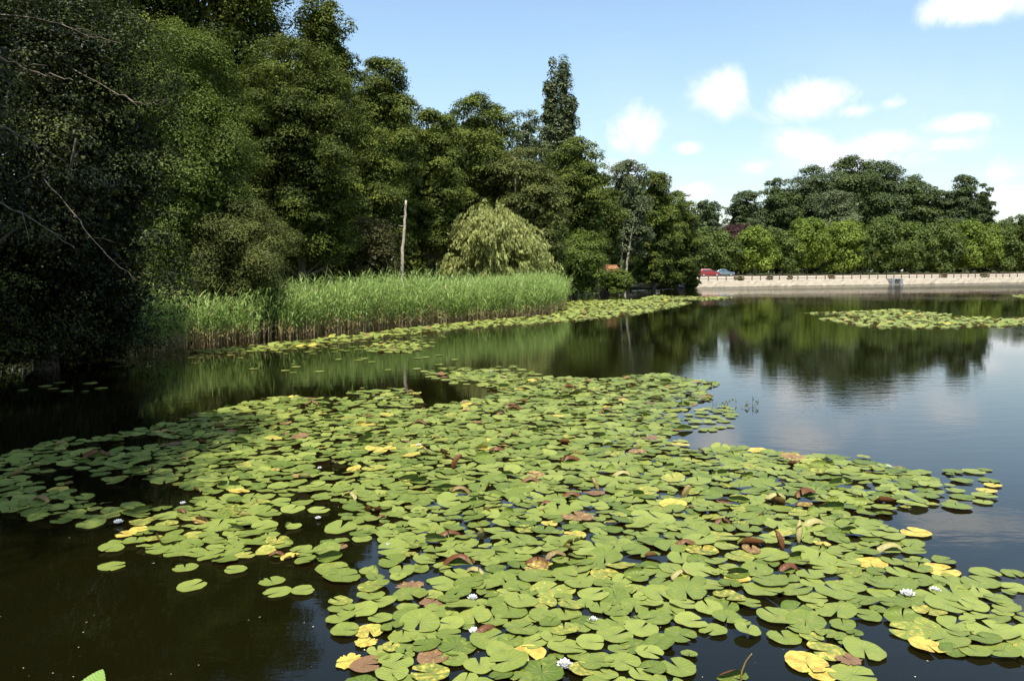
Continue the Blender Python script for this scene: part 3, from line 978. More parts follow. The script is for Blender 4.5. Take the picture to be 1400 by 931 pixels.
# long bare branches reaching in over the water
def reaching():
    g = 'dead branches reaching in from the shaded bank'
    specs = [('lowest long bare branch slanting down across the shaded foliage', [(-60, 250), (0, 278), (30, 290), (70, 318), (105, 342)], 12.5, .020, [(30, 290, 40, 330), (70, 318, 88, 326)]),
             ('forked bare branch beside the rusty twigs at mid height', [(-60, 150), (0, 174), (30, 188), (60, 205), (90, 222)], 12, .022, [(45, 196, 62, 240), (20, 252, 64, 232)]),
             ('pale twisted bare branch high in the shaded foliage', [(-60, 55), (0, 79), (30, 92), (62, 102), (82, 106), (100, 110)], 12, .026, [(62, 102, 72, 112), (30, 92, 64, 90)]),
             ('slim bare branch crossing the leaves below the sky gap', [(-30, 18), (70, 30), (100, 40), (130, 52), (165, 60)], 13.5, .016, [(100, 40, 128, 44)]),
             ('thin grey bare branch with short side twigs in front of the feathery tree', [(100, 95), (160, 128), (195, 143), (215, 142), (236, 136)], 16, .014, [(175, 135, 196, 155), (195, 143, 226, 136)]),
             ('bare branch curving down through the dark leaves', [(60, 245), (100, 290), (125, 325), (160, 362), (190, 385)], 15, .015, [(125, 325, 158, 332)])]
    for lab, pix, D, r, subs in specs:
        p = np.array([at(x, y, D - .012 * i * D) for i, (x, y) in enumerate(pix)])
        root = empty('bare_branch', p[0])
        tag(root, lab, 'branch', g)
        t_ = np.linspace(0, len(p) - 1, 16)
        path = np.column_stack([np.interp(t_, range(len(p)), p[:, i]) for i in range(3)]) - p[0]
        rng = np.random.default_rng(int(abs(pix[1][1])) + 3)
        path[1:-1] += rng.normal(0, .015, (14, 3))
        mb = MB()
        mb.tube(path, np.linspace(r * .9, r * .2, 16), 6)
        mb.build('limb', M_TWIG, root, smooth=True)
        for (x0, y0, x1, y1) in subs:
            m2 = MB()
            a, b = at(x0, y0, D * .97) - p[0], at(x1, y1, D * .96) - p[0]
            m2.tube([a, (a + b) / 2 + [0, 0, .03], b], [r * .35, r * .25, r * .1], 5)
            m2.build('twig', M_TWIG, root, smooth=True)


reaching()


# ------------------------------------------------------------------ reeds
def reeds():
    rng = np.random.default_rng(8)
    front = [(150, 492), (185, 487), (240, 477), (300, 470), (380, 464), (450, 457), (520, 450), (620, 441), (700, 435), (752, 430), (768, 421), (773, 411)]
    fw = np.array([wat(x, y)[:2] for x, y in front])
    seg = np.diff(fw, axis=0); L = np.hypot(*seg.T); cum = np.concatenate([[0], np.cumsum(L)])
    n = 10000
    s = rng.uniform(0, cum[-1], n)
    i = np.clip(np.searchsorted(cum, s) - 1, 0, len(L) - 1)
    p = fw[i] + seg[i] * ((s - cum[i]) / L[i])[:, None]
    nr = np.column_stack([-seg[i][:, 1], seg[i][:, 0]]) / L[i][:, None]
    dep = rng.uniform(0, 1, n) ** 1.35 * 6.0
    dep += .35 * np.sin(s * 1.9) + .25 * np.sin(s * 4.3 + 1)
    dep = np.maximum(dep, rng.uniform(-.15, .2, n))
    xy = p + nr * dep[:, None] + rng.normal(0, .06, (n, 2))
    # keep the right end from wrapping outwards
    H = rng.normal(2.02, .27, n) * (1 + .06 * np.sin(xy[:, 0] * .8) + .05 * np.sin(xy[:, 1] * 1.7) + .05 * np.sin(s * 3.1 + 2 * np.sin(s)))
    H *= np.where(dep < .5, rng.uniform(.62, 1, n), 1)
    H *= np.interp(s, [0, 5, 9, cum[-1] - 6, cum[-1]], [.82, .86, 1, 1, .68])
    V, Q, T, Dr = [], [], [], []
    nv = 0
    lean = rng.normal(0, .19, (n, 2)) + np.array([.07, -.02])
    tone = np.clip(rng.normal(.5, .22, n), 0, 1)
    # stems: 3-sided would be heavy, use two crossing blades of 4 rows
    zz = np.array([-.15, .35, .8, 1.0])
    for ang in (0, pi / 2):
        wd = np.array([.011, .010, .008, .002])
        dx, dy = cos(ang), sin(ang)
        P = np.zeros((n, 4, 2, 3))
        for k in range(4):
            t_ = max(0, zz[k])
            cx = xy[:, 0] + lean[:, 0] * H * t_ ** 2
            cy_ = xy[:, 1] + lean[:, 1] * H * t_ ** 2
            cz = H * zz[k]
            for sgn in (0, 1):
                o = (sgn * 2 - 1) * wd[k]
                P[:, k, sgn, 0] = cx + dx * o; P[:, k, sgn, 1] = cy_ + dy * o; P[:, k, sgn, 2] = cz
        V.append(P.reshape(-1, 3))
        b0 = (np.arange(n) * 8)[:, None] + nv
        Q.append(np.concatenate([np.stack([b0[:, 0] + 2 * k, b0[:, 0] + 2 * k + 1, b0[:, 0] + 2 * k + 3, b0[:, 0] + 2 * k + 2], 1) for k in range(3)]))
        T.append(np.repeat(tone, 8))
        dry = np.tile(np.array([1, 1, .5, .5, 0, 0, 0, 0], float), (n, 1)) + rng.uniform(-.1, .1, n)[:, None]
        Dr.append(dry.ravel())
        nv += n * 8
    # leaves
    for lf in range(7):
        t0 = .13 + .125 * lf + rng.uniform(-.04, .04, n)
        base_ = np.column_stack([xy[:, 0] + lean[:, 0] * H * t0 ** 2, xy[:, 1] + lean[:, 1] * H * t0 ** 2, H * t0])
        th = rng.uniform(0, 2 * pi, n) + .5
        out = np.column_stack([np.cos(th), np.sin(th), np.zeros(n)]) * rng.uniform(.6, 1.3, n)[:, None] + np.array([.12, 0, 0])
        side = np.column_stack([-np.sin(th), np.cos(th), np.zeros(n)])
        ll = rng.uniform(.30, .66, n)
        dr_ = rng.uniform(.15, .55, n)
        P = np.zeros((n, 4, 2, 3))
        for k, (t_, wd) in enumerate(((0, .009), (.35, .022), (.7, .017), (1, .003))):
            c = base_ + out * (ll * t_ * .62)[:, None] + np.array([0, 0, 1]) * (ll * (.85 * t_ - dr_ * 1.6 * t_ ** 2))[:, None]
            P[:, k, 0] = c - side * wd
            P[:, k, 1] = c + side * wd
        V.append(P.reshape(-1, 3))
        b0 = (np.arange(n) * 8)[:, None] + nv
        Q.append(np.concatenate([np.stack([b0[:, 0] + 2 * k, b0[:, 0] + 2 * k + 1, b0[:, 0] + 2 * k + 3, b0[:, 0] + 2 * k + 2], 1) for k in range(3)]))
        tl = np.clip(tone + rng.normal(0, .15, n), 0, 1)
        T.append(np.repeat(tl, 8))
        dead = (rng.uniform(size=n) < (.6 if lf == 0 else .25 if lf == 1 else .04)).astype(float)
        Dr.append(np.repeat(dead, 8))
        nv += n * 8
    me = mesh_np('reeds', np.vstack(V), np.vstack(Q), {'tone': np.concatenate(T), 'dry': np.concatenate(Dr)})
    tag(link('reeds', me, M_REED), 'dense bed of tall green reeds with straw-coloured feet along the bank', 'reeds', kind='stuff')


reeds()


# ------------------------------------------------------------------ far bank furniture
def fence():
    root = empty('wooden_fence', (*emb_at(2)[0], 1.15))
    tag(root, 'long low brown post and rail fence on top of the embankment', 'fence')
    o0 = np.array([*emb_at(2)[0], 1.15])
    sp = 1.78
    pos = []
    s = 3.0
    first = None
    while s < 92:
        p, n = emb_at(s)
        q = p + n * 1.5
        pos.append(np.array([q[0], q[1], 1.15]))
        s += sp
    rng = np.random.default_rng(4)
    for i, q in enumerate(pos):
        mb = MB()
        c = q - o0
        hgt = .78 + rng.normal(0, .02)
        mb.tube([c + [0, 0, -.25], c + [0, 0, .3], c + [rng.normal(0, .012), 0, hgt - .04], c + [0, 0, hgt]], [.085, .082, .08, .05], 8)
        mb.build('post', M_WOOD, root)
    for h in (.64, .26):
        for a, b in zip(pos[:-1], pos[1:]):
            pass
        mb = MB()
        pts = np.array([q - o0 + [0, -.09, h + rng.normal(0, .012)] for q in pos])
        mb.tube(pts, .065, 6)
        mb.build('rail', M_WOOD, root)


fence()


def sluice():
    target = wat(1225, 390.4)
    best = min(np.linspace(0, EMB_LEN - 1, 400), key=lambda s: abs(proj(*emb_at(s)[0])[0] - 1225))
    p, n = emb_at(best)
    ang = atan2(n[1], n[0]) - pi / 2
    root = empty('sluice_outlet', (p[0], p[1], 0), ang)
    tag(root, 'grey stone sluice with a dark opening set into the pale embankment', 'sluice')
    for sx in (-1, 1):
        mb = MB()
        mb.box((sx * .95, .25, .52), (.62, 1.3, 1.3), 0, .94)
        mb.build('side_wall', M_CONC, root, bevel=.03)
    mb = MB(); mb.box((0, .3, 1.09), (1.4, 1.1, .22)); mb.build('lintel', M_CONC, root, bevel=.02)
    mb = MB(); mb.box((0, .55, .45), (1.26, .3, 1.05)); mb.build('opening', M_DARKHOLE, root)  # solid box coloured near-black in place of the recess's shade
    mb = MB()
    for k in range(6):
        mb.tube([(-.5 + .2 * k, -.2, -.1), (-.5 + .2 * k, -.2, .97)], .02, 5)
    mb.build('grate', M_CONC, root)


sluice()


def car(label, px, D, paint, facing, estate):
    c = at(px, 372, D)
    zg = float(zground([(c[0], c[1])])[0])
    root = empty('parked_car', (c[0], c[1], zg), facing)
    tag(root, label, 'car', 'cars parked behind the pond')
    L, Wd = 4.1, 1.66
    # body side profile (x forward)
    body = [(-2.05, .38), (-2.02, .78), (-1.92, .92), (-1.3, .95), (.75, .93), (1.65, .80), (2.02, .66), (2.06, .38), (1.95, .26), (-1.95, .26)]
    if estate:
        cab = [(-1.98, .93), (-1.78, 1.38), (-1.5, 1.45), (.05, 1.45), (.3, 1.38), (1.0, .93)]
    else:
        cab = [(-1.55, .93), (-.95, 1.32), (-.7, 1.40), (.1, 1.40), (.35, 1.34), (1.05, .93)]

    def loft(prof, w0, w1, z0, z1):
        prof = np.array(prof)
        n = len(prof)
        V = []
        for sgn in (-1, 1):
            for (x, z) in prof:
                t_ = (z - z0) / (z1 - z0)
                V.append((x, sgn * (w0 + (w1 - w0) * t_) / 2, z))
        Q = [[i, (i + 1) % n, n + (i + 1) % n, n + i] for i in range(n)]
        return np.array(V), Q, n
    import bmesh

    def solid(name, prof, w0, w1, z0, z1, mat, parent, bev):
        V, Q, n = loft(prof, w0, w1, z0, z1)
        bm = bmesh.new()
        vs = [bm.verts.new(v) for v in V]
        for q in Q: bm.faces.new([vs[i] for i in q])
        bm.faces.new([vs[i] for i in range(n)][::-1])
        bm.faces.new([vs[n + i] for i in range(n)])
        bmesh.ops.recalc_face_normals(bm, faces=bm.faces)
        me = bpy.data.meshes.new(name); bm.to_mesh(me); bm.free()
        o = link(name, me, mat, parent)
        m = o.modifiers.new('bevel', 'BEVEL'); m.width, m.segments, m.limit_method = bev, 3, 'ANGLE'
        return o
    bd = solid('body', body, 1.60, 1.68, .26, .95, paint, root, .05)
    cb = solid('cabin', cab, 1.54, 1.18, .93, 1.45, paint, root, .05)
    # side windows, windscreens proud of the cabin
    for sgn in (-1, 1):
        mb = MB()
        xs = [(-1.55 if estate else -1.12, -.72), (-.62, .12 if not estate else .1), (.2, .62)]
        for j, (x0, x1) in enumerate(xs):
            top = 1.33 if j < 2 else 1.20
            yb, yt = (1.54 - .07 * .69) / 2 + .012, (1.54 - (top - .93) * .69) / 2 + .012
            V = [(x0, sgn * yb, 1.0), (x1 + (.12 if j == 2 else 0), sgn * yb, 1.0), (x1 - (.2 if j == 2 else 0), sgn * yt, top), (x0 + (.18 if j == 0 else 0), sgn * yt, top)]
            mb.add(V, [[0, 1, 2, 3] if sgn < 0 else [3, 2, 1, 0]])
        mb.build('side_window', M_GLASS, root)
    fx = [(.36, 1.33), (.93, .99)]
    mb = MB(); mb.add([(fx[0][0] + .03, -.56, fx[0][1]), (fx[0][0] + .03, .56, fx[0][1]), (fx[1][0] + .05, .68, fx[1][1]), (fx[1][0] + .05, -.68, fx[1][1])], [[0, 1, 2, 3]]); mb.build('windscreen', M_GLASS, root)
    rx = [(-1.84, 1.33), (-2.0, .98)] if estate else [(-.99, 1.33), (-1.52, .98)]
    mb = MB(); mb.add([(rx[0][0] - .03, -.56, rx[0][1]), (rx[0][0] - .03, .56, rx[0][1]), (rx[1][0] - .03, .68, rx[1][1]), (rx[1][0] - .03, -.68, rx[1][1])], [[3, 2, 1, 0]]); mb.build('rear_window', M_GLASS, root)
    for (x, y) in ((-1.28, -.76), (-1.28, .76), (1.3, -.76), (1.3, .76)):
        mb = MB(); mb.tube([(x, y - .1, .31), (x, y + .1, .31)], .31, 18); wh = mb.build('wheel', M_TYRE, root, bevel=.02)
        mb = MB(); sg = 1 if y > 0 else -1; mb.tube([(x, y + sg * .09, .31), (x, y + sg * .112, .31)], .19, 14); mb.build('rim', M_RIM, wh)
    for y in (-.6, .6):
        mb = MB(); mb.box((2.03, y, .64), (.08, .3, .13)); mb.build('headlight', M_LAMP, root, bevel=.02)
        mb = MB(); mb.box((-2.03, y, .74), (.07, .28, .16)); mb.build('tail_light', M_TAIL, root, bevel=.02)
    for x in (-2.07, 2.07):
        mb = MB(); mb.box((x, 0, .42), (.10, 1.56, .16)); mb.build('bumper', M_PLASTIC, root, bevel=.03)
    for y in (-.86, .86):
        mb = MB(); mb.box((.72, y, 1.0), (.14, .14, .11)); mb.build('door_mirror', paint, root, bevel=.03)
    return root


car('red hatchback car parked in front of the tree row, behind the other car', 970.5, 158, M_RED, radians(-8), True)
car('blue-grey saloon car parked in front of the tree row next to the red one', 989.5, 160, M_BLUE, radians(-5), False)


def hut():
    D = 90
    c = at(833, 372, D)
    zg = float(zground([(c[0], c[1])])[0])
    root = empty('hut', (c[0], c[1], zg), radians(14))
    tag(root, 'small wooden hut with orange clay roof half hidden by bushes', 'hut')
    h = at(833, 371, D)[2] - zg
    w_, d_ = 1.7, 1.4
    mb = MB(); mb.box((0, 0, h / 2), (w_, d_, h)); mb.build('wall', M_WALL, root)
    mb = MB()
    zt, ze = h + .66, h - .05
    ov = .3
    X, Yv = w_ / 2 + ov, d_ / 2 + ov
    th = .07
    V = [(-X, -Yv, ze), (X, -Yv, ze), (X * .8, 0, zt), (-X * .8, 0, zt), (X, Yv, ze), (-X, Yv, ze)]
    V2 = [(x, y, z - th) for x, y, z in V]
    mb.add(V + V2, [[0, 1, 2, 3], [3, 2, 4, 5], [7, 6, 9, 8], [8, 9, 11, 10], [0, 6, 7, 1], [4, 10, 11, 5]], [[1, 4, 2], [5, 0, 3], [7, 8, 10], [11, 9, 6]])
    rf = mb.build('roof', M_ROOF, root)
    mb = MB(); mb.tube([(-X * .8, 0, zt + .01), (X * .8, 0, zt + .01)], .07, 8); mb.build('ridge', M_ROOF, rf)
    mb = MB(); mb.box((.3, -d_ / 2 - .012, h * .42), (.6, .05, h * .8)); mb.build('door', M_WOOD, root)
    mb = MB(); mb.box((-.45, -d_ / 2 - .012, h * .6), (.4, .05, .5)); mb.build('window', M_DARKHOLE, root)


hut()


def rocks():
    # pale boulders and little revetments at the water under the last trees
    rng = np.random.default_rng(6)
    import bmesh
    specs = [('pale rounded boulder at the water edge past the hut, first of a cluster', 868, 391, 109, .75), ('flat pale slab of rock lying at the water edge past the hut', 884, 391, 110, 1.1),
             ('small pale boulder propped on the flat slab at the water edge', 880, 386, 111, .5), ('long pale slab showing in the gap between bushes near the embankment', 925, 386, 119, 1.5)]
    for lab, px, py, D, s in specs:
        p = at(px, py, D)
        bm = bmesh.new()
        bmesh.ops.create_icosphere(bm, subdivisions=3, radius=1)
        ph = rng.uniform(0, 6, 6)
        for v in bm.verts:
            c = v.co
            k = 1 + .16 * sin(3 * c.x + ph[0]) + .13 * sin(4 * c.y + ph[1]) + .10 * sin(5 * c.z + ph[2]) + .06 * sin(9 * c.x + 7 * c.y + ph[3])
            v.co = (c.x * k * s, c.y * k * s * .7, max(-.6, min(.6, c.z * k)) * s * .42)
        me = bpy.data.meshes.new('boulder'); bm.to_mesh(me); bm.free()
        o = link('boulder', me, M_STONE, loc=(p[0], p[1], max(p[2], .15)))
        tag(o, lab, 'rock', 'pale rocks at the water edge')


rocks()

# ------------------------------------------------------------------ water lilies
RAFT = [(-60, 648), (0, 630), (60, 606), (150, 598), (250, 574), (330, 552), (400, 541), (440, 548), (470, 560), (560, 562), (640, 549), (690, 538),
        (655, 526), (660, 516), (740, 516), (830, 518), (900, 512), (955, 520), (985, 524), (960, 534), (975, 544), (940, 556), (925, 574), (938, 588),
        (905, 602), (950, 616), (1010, 612), (1100, 624), (1180, 626), (1215, 640), (1265, 646), (1285, 662), (1275, 690), (1215, 700), (1195, 716),
        (1250, 742), (1300, 772), (1320, 800), (1390, 830), (1460, 860), (1460, 915), (1350, 905), (1270, 890), (1215, 850), (1160, 852), (1190, 905),
        (1150, 940), (1080, 920), (1050, 868), (960, 872), (945, 905), (920, 945), (880, 935), (815, 950), (760, 920), (690, 980), (520, 985), (478, 925),
        (500, 890), (455, 850), (450, 830), (475, 800), (450, 775), (400, 770), (362, 756), (300, 770), (235, 752), (150, 752), (170, 722), (100, 716), (0, 706), (-60, 712)]
HOLES = [[(370, 700), (450, 705), (470, 730), (440, 752), (380, 742)], [(455, 745), (520, 738), (535, 768), (480, 790), (450, 770)],
         [(460, 800), (505, 790), (500, 830), (470, 832)]]
SPARSE = [[(1280, 648), (1345, 640), (1365, 655), (1360, 690), (1290, 700), (1275, 680)], [(1295, 780), (1385, 782), (1395, 830), (1320, 830)],
          [(940, 560), (1000, 555), (1000, 590), (920, 590)], [(560, 505), (700, 500), (760, 520), (620, 528)]]
FAR = [  # (polygon, coverage)
    ([(250, 481), (380, 470), (470, 460), (620, 442), (755, 431), (780, 412), (860, 410), (948, 414), (900, 424), (870, 430), (760, 441), (640, 449), (560, 457), (480, 466), (400, 478), (300, 484)], 1.0),
    ([(495, 473), (540, 466), (590, 474), (560, 483), (505, 482)], .7),
    ([(300, 478), (440, 468), (620, 455), (600, 470), (420, 485), (310, 492)], .35),
    ([(300, 500), (450, 488), (620, 484), (640, 505), (520, 540), (420, 530)], .08),
    ([(480, 536), (560, 532), (580, 556), (500, 560)], .5),
    ([(876, 408), (900, 405), (1000, 407), (985, 410), (900, 411)], .9),
    ([(1095, 428), (1150, 427), (1230, 423), (1300, 431), (1240, 434), (1160, 432)], 1.1),
    ([(1118, 436), (1200, 432), (1330, 434), (1440, 438), (1370, 447), (1260, 449), (1180, 446)], 1.15),
    ([(1385, 404), (1440, 403), (1440, 407), (1390, 406)], .8),
    ([(775, 405), (800, 402), (845, 400), (820, 403), (785, 407)], .8),
    ([(20, 535), (60, 522), (190, 520), (180, 534), (90, 542)], .10),
    ([(100, 500), (240, 484), (300, 492), (220, 505)], .10),
    ([(440, 548), (520, 542), (545, 549), (470, 556)], .5),
    ([(590, 512), (660, 507), (740, 512), (650, 522)], .6),
]


def inpoly(poly, x, y):
    poly = np.asarray(poly, float)
    a, b = poly, np.roll(poly, -1, axis=0)
    r = np.zeros(np.shape(x), bool)
    for p, q in zip(a, b):
        r ^= ((p[1] > y) != (q[1] > y)) & (x < (q[0] - p[0]) * (y - p[1]) / (q[1] - p[1] + 1e-12) + p[0])
    return r


def pad_geo(r, rng, lod=2, kind='flat', warp=1.0):
    """verts, quads, tris and pad coordinates for one floating leaf, stalk end at the origin, notch towards +x"""
    nseg, rings = {3: (38, 6), 2: (30, 4), 1: (14, 2), 0: (9, 1)}[lod]
    half = radians(rng.uniform(3, 13))
    th = np.linspace(half, 2 * pi - half, nseg + 1)
    ph = rng.uniform(0, 2 * pi, 6)
    R = 1 + .05 * np.sin(2 * th + ph[0]) + .025 * np.sin(3 * th + ph[1]) + .012 * np.sin(11 * th + ph[2]) + .010 * rng.normal(size=nseg + 1)
    R *= 1 - .10 * np.exp(-((th - half) / .22) ** 2) - .10 * np.exp(-((2 * pi - half - th) / .22) ** 2)
    if rng.uniform() < .3:       # bitten edge
        t0 = rng.uniform(.5, 5.8)
        R *= 1 - rng.uniform(.08, .28) * np.exp(-((th - t0) / rng.uniform(.06, .14)) ** 2)
    if kind == 'ragged':
        R *= 1 - .35 * np.abs(rng.normal(0, .5, nseg + 1)).clip(0, 1)
    V = [(.0, 0, 0)]
    for k in range(1, rings + 1):
        q = (k / rings) ** .85
        for t_, rr in zip(th, R):
            V.append((q * rr * cos(t_), q * rr * sin(t_), 0))
    V = np.array(V)
    U = V.copy()
    m = nseg + 1
    T = [[0, 1 + j, 2 + j] for j in range(nseg)]
    Q = [[1 + (k - 1) * m + j, 1 + k * m + j, 1 + k * m + j + 1, 1 + (k - 1) * m + j + 1] for k in range(1, rings) for j in range(nseg)]
    rho = np.hypot(V[:, 0], V[:, 1])
    ang = np.arctan2(V[:, 1], V[:, 0])
    z = .020 * warp * rho ** 2 * np.sin(2 * ang + ph[3]) + .016 * warp * rho ** 3 * np.sin(5 * ang + ph[4]) + .05 * warp * rho ** 4 * np.clip(np.sin(ang + ph[5]), .55, 1) - .0275 * warp * rho ** 4
    z += .03 * (rho ** 2)                # shallow dish
    V[:, 2] = z
    if kind in ('fold', 'roll', 'stand', 'half'):
        a = rng.uniform(0, 2 * pi)
        ca, sa = cos(a), sin(a)
        x = V[:, 0] * ca + V[:, 1] * sa
        y = -V[:, 0] * sa + V[:, 1] * ca
        c0, Rb = {'fold': (.05, .20), 'roll': (-.4, .30), 'stand': (-.55, .27), 'half': (.35, .30)}[kind]
        s_ = np.clip(y - c0, 0, None)
        mx = {'fold': 2.75, 'roll': 4.2, 'stand': 5.0, 'half': 1.9}[kind]
        Rb = Rb * (1 - .72 * np.clip(x, -1, 1) ** 2)
        an = np.minimum(s_ / Rb, mx)
        rest = np.clip(s_ - mx * Rb, 0, None)
        y2 = np.where(s_ > 0, c0 + Rb * np.sin(an) + rest * np.cos(an), y)
        z2 = V[:, 2] + np.where(s_ > 0, Rb * (1 - np.cos(an)) + rest * np.sin(an), 0)
        V = np.column_stack([x, y2, z2])       # fold axis along local x
    V = V * r
    return V, np.array(Q).reshape(-1, 4), np.array(T), U


def rot(V, rz, tx=0.0, ty=0.0):
    c, s = cos(tx), sin(tx)
    V = V @ np.array([[1, 0, 0], [0, c, -s], [0, s, c]]).T
    c, s = cos(ty), sin(ty)
    V = V @ np.array([[c, 0, s], [0, 1, 0], [-s, 0, c]]).T
    c, s = cos(rz), sin(rz)
    return V @ np.array([[c, -s, 0], [s, c, 0], [0, 0, 1]]).T


